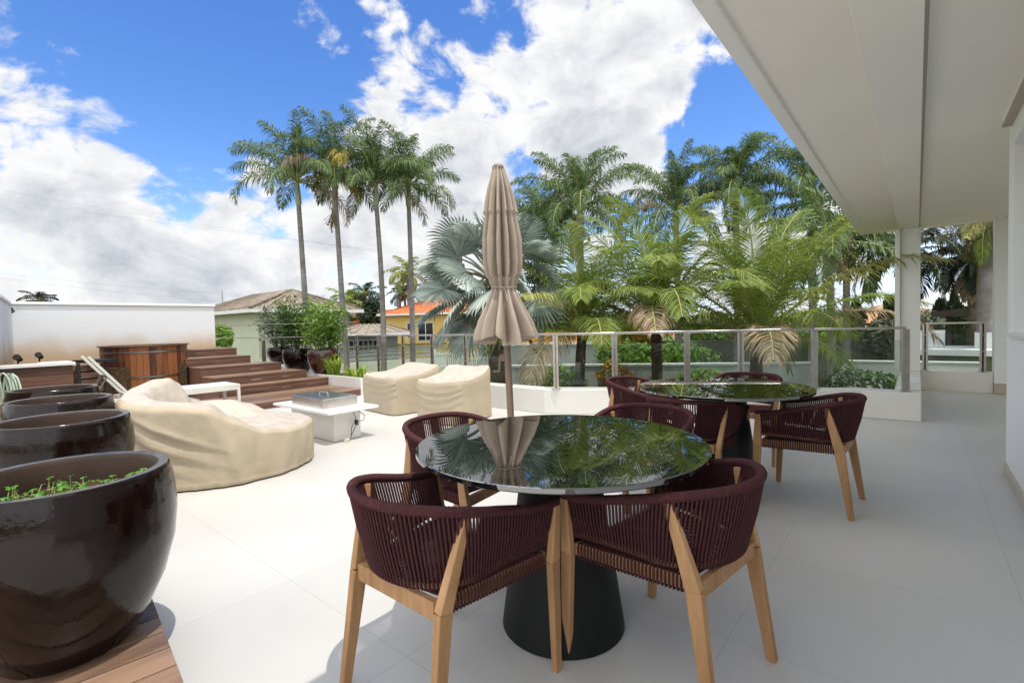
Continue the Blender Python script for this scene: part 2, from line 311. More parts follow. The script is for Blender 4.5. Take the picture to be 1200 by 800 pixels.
# ------------------------------------------------------------------ mesh builder
class MB:
    def __init__(s): s.v = []; s.f = []; s.m = []
    def face(s, pts, mi=0):
        n = len(s.v); s.v.extend(tuple(p) for p in pts); s.f.append(tuple(range(n, n + len(pts)))); s.m.append(mi)
    def grid(s, rows, mi=0, close_u=False, close_v=False):
        n = len(s.v); nr = len(rows); nc = len(rows[0])
        for r in rows: s.v.extend(tuple(p) for p in r)
        for i in range(nr if close_v else nr - 1):
            for j in range(nc if close_u else nc - 1):
                a = n + i * nc + j; b = n + i * nc + (j + 1) % nc; k = (i + 1) % nr
                s.f.append((a, b, n + k * nc + (j + 1) % nc, n + k * nc + j)); s.m.append(mi)
        return n
    def box(s, lo, hi, mi=0, mtx=None):
        x0, y0, z0 = lo; x1, y1, z1 = hi; n = len(s.v)
        P = [(x0,y0,z0),(x1,y0,z0),(x1,y1,z0),(x0,y1,z0),(x0,y0,z1),(x1,y0,z1),(x1,y1,z1),(x0,y1,z1)]
        if mtx: P = [tuple(mtx @ Vector(p)) for p in P]
        s.v.extend(P)
        for f in ((3,2,1,0),(4,5,6,7),(0,1,5,4),(1,2,6,5),(2,3,7,6),(3,0,4,7)): s.f.append(tuple(n + i for i in f)); s.m.append(mi)
    def prism(s, poly, z0, z1, mi=0):
        """extrude a plan polygon [(x,y)...] counter-clockwise"""
        n = len(s.v); k = len(poly)
        ar = sum(poly[i][0]*poly[(i+1)%k][1]-poly[(i+1)%k][0]*poly[i][1] for i in range(k))
        if ar < 0: poly = poly[::-1]
        s.v.extend((p[0], p[1], z0) for p in poly); s.v.extend((p[0], p[1], z1) for p in poly)
        s.f.append(tuple(n + i for i in range(k))[::-1]); s.f.append(tuple(n + k + i for i in range(k))); s.m += [mi, mi]
        for i in range(k): s.f.append((n + i, n + (i+1) % k, n + k + (i+1) % k, n + k + i)); s.m.append(mi)
    def bar(s, p0, p1, w, h, mi=0, w1=None, h1=None, up=(0, 0, 1)):
        """rectangular bar between two points, may taper"""
        p0 = Vector(p0); p1 = Vector(p1); d = (p1 - p0).normalized(); u = Vector(up)
        if abs(d.dot(u)) > .98: u = Vector((1, 0, 0))
        x = d.cross(u).normalized(); y = x.cross(d).normalized()
        w1 = w if w1 is None else w1; h1 = h if h1 is None else h1; n = len(s.v)
        for p, ww, hh in ((p0, w, h), (p1, w1, h1)):
            for a, b in ((-1,-1),(1,-1),(1,1),(-1,1)): s.v.append(tuple(p + x*a*ww/2 + y*b*hh/2))
        for f in ((3,2,1,0),(4,5,6,7),(0,1,5,4),(1,2,6,5),(2,3,7,6),(3,0,4,7)): s.f.append(tuple(n + i for i in f)[::-1]); s.m.append(mi)
    def tube(s, pts, r, n=8, mi=0, caps=True):
        pts = [Vector(p) for p in pts]; rows = []; k = len(pts)
        pu = None
        for i, p in enumerate(pts):
            d = (pts[min(i+1, k-1)] - pts[max(i-1, 0)])
            d = d.normalized() if d.length > 1e-9 else Vector((0,0,1))
            if pu is None:
                u = Vector((0, 0, 1)) if abs(d.z) < .9 else Vector((1, 0, 0))
            else: u = pu
            x = d.cross(u); x = x.normalized() if x.length > 1e-6 else Vector((1,0,0)); y = x.cross(d).normalized(); pu = y
            rr = r(i / max(1, k - 1)) if callable(r) else r
            rows.append([p + x * math.cos(2*math.pi*j/n) * rr + y * math.sin(2*math.pi*j/n) * rr for j in range(n)])
        b = s.grid(rows, mi, close_u=True)
        if caps:
            s.f.append(tuple(b + j for j in range(n))); s.m.append(mi)
            s.f.append(tuple(b + (k-1)*n + j for j in range(n))[::-1]); s.m.append(mi)
    def lathe(s, prof, n=48, mi=0, c=(0, 0, 0)):
        rows = [[(c[0] + r * math.cos(2*math.pi*j/n), c[1] + r * math.sin(2*math.pi*j/n), c[2] + z) for j in range(n)] for r, z in prof]
        s.grid(rows, mi, close_u=True)
    def disc(s, r, z, n=48, mi=0, c=(0, 0)):
        s.face([(c[0] + r*math.cos(2*math.pi*j/n), c[1] + r*math.sin(2*math.pi*j/n), z) for j in range(n)], mi)
    def build(s, name, mats, parent=None, smooth=None, bevel=None, loc=None):
        me = bpy.data.meshes.new(name); me.from_pydata(s.v, [], s.f)
        if isinstance(mats, str): mats = [mats]
        for k in mats: me.materials.append(M[k])
        me.polygons.foreach_set('material_index', s.m)
        me.update()
        if smooth is not None:
            me.shade_smooth()
            if smooth < 180: me.set_sharp_from_angle(angle=R(smooth))
        o = bpy.data.objects.new(name, me); col.objects.link(o)
        if parent: o.parent = parent
        if loc is not None: o.location = loc
        if bevel:
            md = o.modifiers.new('bevel', 'BEVEL'); md.width = bevel; md.segments = 2; md.limit_method = 'ANGLE'; md.angle_limit = R(40)
        return o
def tag(o, label=None, cat=None, group=None, kind=None):
    if label: o['label'] = label
    if cat: o['category'] = cat
    if group: o['group'] = group
    if kind: o['kind'] = kind
    return o
def thing(name, label, cat, loc=(0, 0, 0), rz=0.0, group=None):
    o = bpy.data.objects.new(name, None); col.objects.link(o); o.location = loc; o.rotation_euler = (0, 0, rz); o.empty_display_size = .1
    return tag(o, label, cat, group)
def copy_tree(o, parent=None):
    c = o.copy(); col.objects.link(c)
    if parent: c.parent = parent
    for ch in list(o.children): copy_tree(ch, c)
    return c
def rnd(a, b): return random.uniform(a, b)

# ================================================================== SETTING
GZ = -1.8                                   # garden / street level below the terrace
m = MB(); m.face([(-3000, -3000, GZ), (3000, -3000, GZ), (3000, 3000, GZ), (-3000, 3000, GZ)])
tag(m.build('ground', 'ground'), kind='structure')
# terrace slab (b 0..11, seen along the whole house)
slab = [W(-6, -5), W(-6, 16), W(5.82, 16), W(5.82, 4.3), W(7.55, 1.05), W(7.82, .5), W(7.82, -.04), W(11.2, -.04), W(11.2, -5)]
m = MB(); m.prism([(p.x, p.y) for p in slab], GZ, 0)
tag(m.build('terrace_floor', 'tile'), kind='structure')

# ------------------------------------------------------------------ parapet kerb
m = MB()
inner = [(5.80, 13.0), (5.80, 4.22), (7.52, 1.02), (7.80, .56), (7.80, -.05), (11.2, -.05)]
outer = [(11.2, .22), (8.06, .22), (8.06, .62), (7.76, 1.14), (6.05, 4.32), (6.05, 13.0)]
m.prism([(-b, a) for a, b in inner + outer], 0.002, .36)
par = thing('parapet_wall', 'low white parapet wall carrying the glass railing', 'wall')
k = m.build('wall_body', 'porcelain_kerb', par, bevel=.006)
cp = MB()
for i in range(len(inner) - 1):             # thin joints between the facing slabs
    pass
for a, b in ((5.797, 5.6), (5.797, 7.0)):
    cp.box((-b - .002, a - .001, .01), (-b + .002, a + .004, .355))
cp.build('facing_joint', 'groove', par)
em = MB(); em.box((.045, 11.2, .002), (.98, 11.42, .34))
tag(em.build('parapet_wall', 'porcelain_kerb', bevel=.006), 'short white parapet across the end of the covered walkway', 'wall')

# ------------------------------------------------------------------ railings
RAIL_Z = 1.165
def line_at(px, p0, p1):
    """where the sight line of photo column px crosses the plan line p0-p1 (a,b)"""
    d = ray(px, 400); A = W(*p0); B = W(*p1); e = B - A
    t = (A.y * d.x - A.x * d.y) / (e.x * d.y - e.y * d.x)
    q = A + e * t
    return (q.y, -q.x)
def railing(name, label, nodes, zk, mid_joint=None):
    th = thing(name, label, 'railing', W(*nodes[0], 0))
    O = W(*nodes[0], 0)
    pts = [W(a, b, 0) - O for a, b in nodes]
    hm = MB()
    for p, q in zip(pts[:-1], pts[1:]):
        hm.bar(p + Vector((0,0,RAIL_Z)), q + Vector((0,0,RAIL_Z)), .05, .032)
    hm.build('handrail', 'steel', th, smooth=40, bevel=.006)
    for i, p in enumerate(pts):
        d = (pts[min(i+1, len(pts)-1)] - pts[max(i-1, 0)]).normalized()
        pm = MB(); s = Vector((d.y, -d.x, 0))
        for off in (-.014, .014):            # twin flat bars with the glass held between
            pm.bar(p + d*off + Vector((0,0,zk+.008)), p + d*off + Vector((0,0,RAIL_Z-.016)), .014, .055, up=tuple(d))
        pm.bar(p - d*.055 + Vector((0,0,zk+.006)), p + d*.055 + Vector((0,0,zk+.006)), .10, .010)
        pm.tube([p + s*.04 + Vector((0,0,zk+.35)), p - s*.04 + Vector((0,0,zk+.35))], .009, 8)
        pm.tube([p + s*.04 + Vector((0,0,RAIL_Z-.2)), p - s*.04 + Vector((0,0,RAIL_Z-.2))], .009, 8)
        pm.build('post', 'steel', th, bevel=.003)
    for p, q in zip(pts[:-1], pts[1:]):
        d = (q - p).normalized(); gm = MB()
        gm.bar(p + d*.03 + Vector((0,0,zk+.36)), q - d*.03 + Vector((0,0,zk+.36)), .010, .58)
        gm.build('glass_pane', 'glass', th)
    return th
A0, A1 = (5.90, 13), (5.90, 4.07)
nA = [line_at(px, A0, A1) for px in (418, 443, 472, 506, 545, 595)] + [(5.90, 4.07)]
B1 = (7.60, 1.05)
nB = [line_at(px, (5.90, 4.07), B1) for px in (720, 805, 868)]
railing('glass_railing', 'stainless steel and glass railing along the terrace parapet behind the tables', nA + nB + [B1, (7.87, .10)], .36)
railing('glass_railing', 'short glass railing closing the end of the covered walkway', [(11.31, -.12), (11.31, -.86)], .34)

# ------------------------------------------------------------------ house (roof, wall, columns, window)
house = thing('house', 'white house wall, columns and broad flat roof overhanging the terrace', 'house')
CZ = 2.85
def bx(name, mt, lo, hi, bevel=.004, parent=house):
    q = MB(); q.box(lo, hi); return q.build(name, mt, parent, bevel=bevel)
# ceiling and roof: a along Y, x = -b
bx('roof_slab', 'white_ceiling', (-.78, .45, CZ + .012), (7, 11.25, CZ + .25), .01)
bx('roof_fascia', 'white_paint', (-.83, .45, CZ - .012), (-.742, 11.28, CZ + .26), .006)
bx('roof_fascia', 'white_paint', (-.741, 11.19, CZ - .006), (-.28, 11.28, CZ + .25), .006)
bx('ceiling_beam', 'white_ceiling', (-.25, .45, CZ - .055), (.025, 11.22, CZ + .05), .004)
bx('ceiling_groove', 'groove', (.0255, .45, CZ + .004), (.045, 11.2, CZ + .02), None)
bx('end_beam', 'white_ceiling', (.051, 11.02, CZ - .022), (1.6, 11.30, CZ + .05), .004)
# columns
bx('column', 'white_paint', (-.215, 10.78, .362), (.05, 11.10, CZ - .056), .008)
bx('column', 'white_paint', (-.29, 10.70, .362), (-.217, 11.0, CZ - .056), .008)
bx('column_base', 'white_paint', (-.18, 8.06, .362), (.047, 8.9, .45), .006)
bx('wall_end', 'wall_paint', (.985, 11.18, .165), (3.2, 11.50, CZ + .02), .006)
bx('skirting', 'skirting', (.983, 11.168, .002), (3.2, 11.49, .163), .003)
# right-hand wall with window opening (opening Y 3.7..5.42, z 1.16..2.55)
wx = .57
bx('wall', 'wall_paint', (wx, 5.44, .10), (wx + .25, 5.64, CZ + .03), .006)
bx('wall', 'wall_paint', (wx, -.55, .10), (wx + .25, 5.438, 1.14), None)
bx('wall', 'wall_paint', (wx, -.55, 2.62), (wx + .25, 5.438, CZ + .03), None)
bx('wall', 'wall_paint', (wx, -.55, 1.142), (wx + .25, 3.2, 2.618), None)
bx('wall', 'wall_paint', (wx + .252, 5.44, .0), (7, 5.63, CZ + .03), None)
bx('window_sill', 'marble_white', (wx - .03, 3.2, 1.142), (wx + .24, 5.45, 1.172), .004)
bx('skirting', 'skirting', (wx - .014, -.55, .002), (wx + .2, 5.655, .099), .003)
wn = bx('window_frame', 'bench_white', (wx + .09, 5.33, 1.173), (wx + .15, 5.436, 2.60), .003)
for za, zb_ in ((2.55, 2.60), (1.173, 1.22)):
    q = MB(); q.box((wx + .09, 3.22, za), (wx + .15, 5.32, zb_)); q.build('window_rail', 'bench_white', wn, bevel=.003)
q = MB(); q.box((wx + .11, 3.22, 1.222), (wx + .125, 5.328, 2.548)); q.build('window_pane', 'bluewin', wn)
bx('cornice', 'white_ceiling', (wx - .055, -.55, CZ - .05), (wx - .002, 5.50, CZ + .02), .004)
q = MB(); q.box((wx - .057, -.55, CZ - .066), (wx - .002, 5.503, CZ - .051)); q.build('cornice_trim', 'groove', house)
# ------------------------------------------------------------------ garden wall at the back left
gw = thing('garden_wall', 'white garden wall with coping and earth stains along its foot', 'wall')
BW = 13.2
q = MB(); q.box((-BW - .2, 1.05, 0), (-BW, 4.55, 1.93)); q.build('wall_body', 'stained_wall', gw)
q = MB(); q.box((-BW - .24, 1.05, 1.932), (-BW + .035, 4.57, 1.985)); q.build('coping', 'white_paint', gw, bevel=.006)
gw2 = thing('garden_wall', 'tall white side wall at the far left edge with a black bracket', 'wall')
p0 = Vector((-BW, 1.05, 0)); dirv = Vector((.99, -.127, 0)).normalized()
q = MB(); q.bar(p0 + Vector((0, -.1, .965)), p0 + dirv * 7 + Vector((0, -.1, .965)), .2, 1.93); q.build('wall_body', 'stained_wall', gw2)
q = MB(); q.bar(p0 + Vector((0, -.1, 1.959)), p0 + dirv * 7 + Vector((0, -.1, 1.959)), .27, .05); q.build('coping', 'white_paint', gw2, bevel=.006)

# ================================================================== DECKS AND STEPS
random.seed(11)
def boards(mb, x0, x1, y0, y1, z0, z1, along='y', w=.14, gap=.006):
    """a floor of separate boards"""
    if along == 'y':
        n = max(1, round((x1 - x0) / w)); ww = (x1 - x0) / n
        for i in range(n): mb.box((x0 + i*ww + gap/2, y0, z0), (x0 + (i+1)*ww - gap/2, y1, z1))
    else:
        n = max(1, round((y1 - y0) / w)); ww = (y1 - y0) / n
        for i in range(n): mb.box((x0, y0 + i*ww + gap/2, z0), (x1, y0 + (i+1)*ww - gap/2, z1))
steps = thing('deck_steps', 'broad brown hardwood steps rising beside the hot tub', 'steps')
# (z, front edge b, depth, a0, a1)
tiers = [(.13, 8.42, 1.30, -1.0, 5.45), (.30, 9.64, .50, 3.35, 5.80), (.46, 10.02, .75, 3.40, 5.20), (.62, 10.70, .75, 3.40, 4.98), (.78, 11.38, .75, 3.35, 4.62), (.94, 12.06, 1.1, 3.75, 4.60)]
for i, (z, b, dp, a0, a1) in enumerate(tiers):
    q = MB()
    boards(q, -b - dp, -b, a0, a1, z - .025, z, 'y', .135)
    st = q.build('step', 'ipe', steps, bevel=.003)
    q = MB()
    zr = tiers[i-1][0] if i else .0
    h = z - .026 - zr
    q.box((-b - .035, a0 + .003, zr + .002), (-b - .02, a1 - .003, zr + h*.48 - .002)); q.box((-b - .034, a0 + .003, zr + h*.5), (-b - .018, a1 - .003, zr + h))
    q.box((-b - dp + .01, a0 + .004, 0.003), (-b - .036, a0 + .02, z - .027)); q.box((-b - dp + .01, a1 - .02, 0.003), (-b - .036, a1 - .004, z - .027))
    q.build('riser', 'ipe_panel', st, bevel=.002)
# deck that carries the bowls, skewed a little
pd = thing('wooden_deck', 'low hardwood deck of wide boards under the dark glazed bowls', 'deck', W(.53, 2.0), R(0))
ang = math.atan(.125)
q = MB(); mt = Matrix.Rotation(-ang, 4, 'Z')
def skew_box(q, b0, b1, a0, a1, z0, z1):
    q.box((-b1, a0, z0), (-b0, a1, z1), 0, Matrix.Translation((0, 0, 0)) @ mt)
nb = 38; bw = .138
for i in range(nb):
    skew_box(q, -.20 + i*bw + .004, -.20 + (i+1)*bw - .004, -1.6, .0, .095, .12)
q.build('deck_board', 'ipe', pd, bevel=.002)
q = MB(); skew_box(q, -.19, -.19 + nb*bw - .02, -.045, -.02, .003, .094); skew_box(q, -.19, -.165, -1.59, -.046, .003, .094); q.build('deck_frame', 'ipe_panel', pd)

# hot tub of upright staves
tc_ = AT(171, 430, 9.75); tc_.z = .14
tub = thing('hot_tub', 'round wooden hot tub of upright staves with two steel hoops', 'hot tub', tc_)
TR, TH = .70, .93
ns = 44
q = MB()
for i in range(ns):
    a0, a1 = 2*math.pi*i/ns + .004, 2*math.pi*(i+1)/ns - .004
    q.prism([(TR*math.cos(a0), TR*math.sin(a0)), (TR*math.cos(a1), TR*math.sin(a1)), ((TR-.045)*math.cos(a1), (TR-.045)*math.sin(a1)), ((TR-.045)*math.cos(a0), (TR-.045)*math.sin(a0))], .002, TH)
q.build('stave_wall', 'tub_wood', tub)
for z in (.36, .83):
    q = MB(); q.lathe([(TR + .002, z-.016), (TR + .008, z-.014), (TR + .008, z+.014), (TR + .002, z+.016)], 64); q.build('hoop', 'steel_dark', tub, smooth=40)
q = MB(); q.lathe([(TR - .08, TH - .01), (TR - .08, TH + .022), (TR + .035, TH + .03), (TR + .035, TH + .003), (TR-.04, TH+.001)], 64); q.build('rim', 'ipe', tub, smooth=30)
q = MB(); q.disc(TR - .05, TH - .06, 48); q.build('lid', 'ipe_panel', tub)

# wooden counter with white top, and slatted screen between it and the tub
c0 = AT(86, 440, 7.55); ca, cb = c0.y, -c0.x
ctr = thing('counter', 'wood-faced counter with a white stone top beside the side wall', 'counter', (c0.x, c0.y, 0))
q = MB()
for i in range(6): q.box((-.02, -2.4, .05 + i*.135), (0, 0, .05 + i*.135 + .131))
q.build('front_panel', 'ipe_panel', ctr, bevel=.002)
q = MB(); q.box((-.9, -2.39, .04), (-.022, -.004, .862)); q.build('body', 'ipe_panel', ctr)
q = MB(); q.prism([(.03, -2.42), (.03, .03), (-.62, .03), (-.62, -.34), (-.25, -.34), (-.25, -2.42)], .864, .91); q.build('stone_top', 'marble_white', ctr, bevel=.004)
q = MB(); q.box((-.60, -2.38, .80), (-.255, -.36, .885)); sb = q.build('soil_bed', 'soil', ctr)
s0 = AT(89, 440, 8.3); s1 = AT(121, 440, 8.7)
scr = thing('slatted_screen', 'dark slatted wood screen between the counter and the hot tub', 'screen', (s0.x, s0.y, 0))
dv = Vector((s1.x - s0.x, s1.y - s0.y, 0))
q = MB()
for i in range(6): q.bar(Vector((0,0,.12+i*.125)), dv + Vector((0,0,.12+i*.125)), .022, .10)
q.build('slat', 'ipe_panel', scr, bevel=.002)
q = MB()
for t in (.0, 1.0): q.bar(dv*t + Vector((0.05,0.03,.0)), dv*t + Vector((.05,.03,.84)), .045, .045)
q.build('post', 'black_metal', scr)
q = MB(); q.bar(Vector((-.1,.1,.86)), dv + Vector((-.1,.1,.86)), .5, .05); q.build('cap_board', 'black_metal', scr)
# raised bed behind with earth
q = MB(); q.box((-BW + .01, 1.12, .0), (-11.3, 3.35, .70)); rb_ = q.build('planting_bed', 'soil'); tag(rb_, 'raised earth bed along the foot of the white garden wall', 'planting bed')

# hose bundle at the far left
h0 = AT(4, 445, 5.9)
hs = thing('garden_hose', 'coiled pale green garden hose hanging at the left edge', 'hose', (h0.x, h0.y, 0))
q = MB()
for i in range(7):
    w_ = .07 + .008*i; off = rnd(-.05, .05); pts = []
    for j in range(29):
        t = 2*math.pi*j/28
        pts.append((off + (w_ + rnd(-.006,.006))*math.cos(t)*.8 + (i-3)*.018, .02*i - .06 + w_*.6*math.cos(t), .60 + .28*math.sin(t) + rnd(-.01,.01)))
    q.tube(pts, .011, 8, caps=False)
q.build('hose_coil', 'hose', hs, smooth=180)
q = MB(); q.tube([(0, 0, .0), (0, 0, .92)], .018, 8); q.tube([(-.1, -.06, .9), (.12, .07, .9)], .014, 8); q.build('hook_post', 'black_metal', hs, smooth=40)

# spotlights in the bed + wall bracket
for (px, py, Y, lab) in ((21, 421, 7.9, 'small black spotlight standing left in the bed by the white wall'), (46, 418, 8.6, 'small black tilted spotlight standing near the white counter corner')):
    p = AT(px, py, Y)
    sp = thing('spotlight', lab, 'spotlight', (p.x, p.y, p.z - .16))
    q = MB(); q.tube([(0,0,-.25),(0,0,.13)], .012, 8); q.build('stake', 'black_metal', sp)
    q = MB(); q.tube([(-.06,.03,.15),(.07,-.02,.20)], lambda t: .036 + .014*t, 12); q.build('lamp_head', 'black_metal', sp, smooth=40)
wbp = AT(13, 364, 8.25)
q = MB(); pts = []
for j in range(40):
    t = j/39; pts.append((.02 + .16*t + .04*math.sin(9*t), .0 + .02*t, .05*math.cos(11*t)*(1 - .4*t)))
q.tube(pts, .008, 6)
tag(q.build('wall_bracket', 'black_metal', smooth=180, loc=wbp), 'curled black iron bracket on the far left side wall', 'bracket')

# sun lounger on the lower deck: slatted white bed, raised bare back frame
l1 = G(281.5, 449.5, .46)
lg = thing('sun_lounger', 'white slatted sun lounger with its bare back frame raised', 'sun lounger', (l1.x, l1.y, .13))
LH, LWd, HY, EY = .33, .64, -1.45, -2.0
q = MB()
for i in range(5):
    x = -LWd*(i + .5)/5; q.box((x - LWd/10 + .003, HY, LH - .03), (x + LWd/10 - .003, 0, LH))
q.build('bed_slat', 'bench_white', lg, bevel=.003)
for x in (-.03, -LWd):
    q = MB(); q.box((x, EY, LH - .09), (x + .03, -.045, LH - .031)); q.build('side_rail', 'bench_white', lg, bevel=.003)
for y in (EY, HY):
    q = MB(); q.box((-LWd + .03, y, LH - .088), (-.03, y + .05, LH - .033)); q.build('cross_rail', 'bench_white', lg, bevel=.003)
for x in (-.045, -LWd):
    for y in (-.045, EY + .05):
        q = MB(); q.box((x, y, 0), (x + .045, y + .045, LH - .032)); q.build('leg', 'bench_white', lg, bevel=.003)
for y in (-.04, EY + .06):
    q = MB(); q.box((-LWd + .046, y, .0), (-.046, y + .03, .03)); q.build('foot_bar', 'steel', lg)
for x in (-.10, -LWd + .10):
    q = MB(); q.bar((x, HY, LH), (x, HY - .42, LH + .56), .055, .035); q.build('back_frame', 'bench_white', lg, bevel=.003)
    xi = x + (.04 if x < -.3 else -.04)
    q = MB(); q.bar((xi, HY - .22, LH + .28), (xi, HY - .42, LH - .06), .02, .02); q.build('back_support', 'steel_dark', lg)
q = MB(); q.bar((-.12, HY - .21, LH + .27), (-LWd + .12, HY - .21, LH + .27), .03, .03); q.build('cross_bar', 'steel_dark', lg)

# ================================================================== GLAZED BOWLS
def bowl_mesh(q, r, h, wall=.042, n=72):
    prof = [(.0, .0), (r*.56, .0), (r*.60, .015), (r*.74, h*.14), (r*.90, h*.32), (r*1.015, h*.54), (r*1.05, h*.72), (r*1.035, h*.88), (r*1.0, h*.965), (r*.992, h*.99), (r*.975, h)]
    q.lathe(prof, n)
    q.lathe([(r*.975, h), (r - wall, h - .002)], n, 0)
    q.lathe([(r - wall, h - .002), (r - wall - .012, h - .02), (r - wall, h*.75), (r*.86, h*.5), (.0, h*.48)], n, 1)
bowl_rows = [((-1.759, 1.872), .3485, 'soil and small green clover seedlings inside', 'nearest'), ((-2.908, 3.124), .3485, None, None), ((-3.823, 4.094), .3485, None, None)]
bowls = []
blabels = ['large dark brown glazed bowl planter with green seedlings in its soil', 'empty dark brown glazed bowl planter directly behind the seedling bowl', 'empty dark glazed bowl planter third from the camera in the row', 'dark grey-brown glazed bowl farthest along the row of bowls']
p4 = G(63, 454.5, .794)
def C2W(x, y, z=0):                        # camera-floor axes to world
    a = .6386*x + .7695*y; b = -.7695*x + .6386*y; return W(a, b, z)
ppos = [C2W(*bowl_rows[0][0]), C2W(*bowl_rows[1][0]), C2W(*bowl_rows[2][0]), Vector((p4.x, p4.y, 0))]
for i, p in enumerate(ppos):
    b = thing('bowl_planter', blabels[i], 'planter', (p.x, p.y, .121), rnd(0, 6), 'dark glazed bowls in a row on the deck')
    q = MB(); bowl_mesh(q, .3485, .673); q.build('bowl', ['glaze', 'pot_inside'], b, smooth=50)
    zs = .56 if i == 0 else .40
    q = MB(); rs = .298
    rows = []
    for k in range(7):
        rr = rs*k/6
        rows.append([(rr*math.cos(2*math.pi*j/36), rr*math.sin(2*math.pi*j/36), zs + (rnd(-.012, .012) if k < 6 else 0)) for j in range(36)])
    q.grid(rows, 0, close_u=True); q.build('soil', 'soil', b, smooth=180)
    bowls.append(b)
def clover(q, x, y, z, h, s):
    top = Vector((x + rnd(-.02, .02), y + rnd(-.02, .02), z + h)); q.tube([(x, y, z), ((x+top.x)/2, (y+top.y)/2, z + h*.6), top], .0018, 4, 1)
    a0 = rnd(0, 6.28); tl = Vector((rnd(-.35,.35), rnd(-.35,.35), 1)).normalized()
    ex = tl.orthogonal().normalized(); ey = tl.cross(ex)
    for k in range(3):
        a = a0 + k*2.094; d = ex*math.cos(a) + ey*math.sin(a); sd = tl.cross(d)
        q.face([top, top + d*s*.5 + sd*s*.42, top + d*s*.95 + sd*s*.35 - tl*s*.12, top + d*s*.82 - tl*s*.08, top + d*s*.95 - sd*s*.35 - tl*s*.12, top + d*s*.5 - sd*s*.42])
random.seed(5)
q = MB()
for i in range(430):
    r = .285*math.sqrt(random.random()); a = rnd(0, 6.28)
    x, y = r*math.cos(a), r*math.sin(a)
    tall = random.random() < .22
    clover(q, x, y, .555, rnd(.03, .06) if tall else rnd(.004, .02), rnd(.011, .019))
P0 = ppos[0]
cl = q.build('seedling_patch', ['sprout', 'rachis'], loc=(P0.x, P0.y, .121))
tag(cl, 'small green clover seedlings covering the soil of the nearest bowl', 'seedlings', kind='stuff')

# ================================================================== DINING TABLES AND CHAIRS
def table(c, label):
    t = thing('dining_table', label, 'table', (c.x, c.y, 0), 0, 'round black glass dining tables')
    q = MB(); r = .625
    q.lathe([(0, .788), (r - .004, .788), (r, .792), (r, .807), (r - .003, .81), (0, .81)], 128); q.build('table_top', 'black_glass', t, smooth=30)
    q = MB(); q.lathe([(0, .0), (.262, .0), (.27, .006), (.268, .02), (.228, .30), (.186, .60), (.168, .745), (.20, .775), (.20, .787), (0, .787)], 72); q.build('pedestal', 'table_base', t, smooth=40)
    return t
T1 = C2W(.199, 2.141); T2 = C2W(1.618, 3.764)
table(T1, 'round black glass dining table nearest the camera, reflecting the palms'); table(T2, 'round black glass dining table farther back by the parapet')

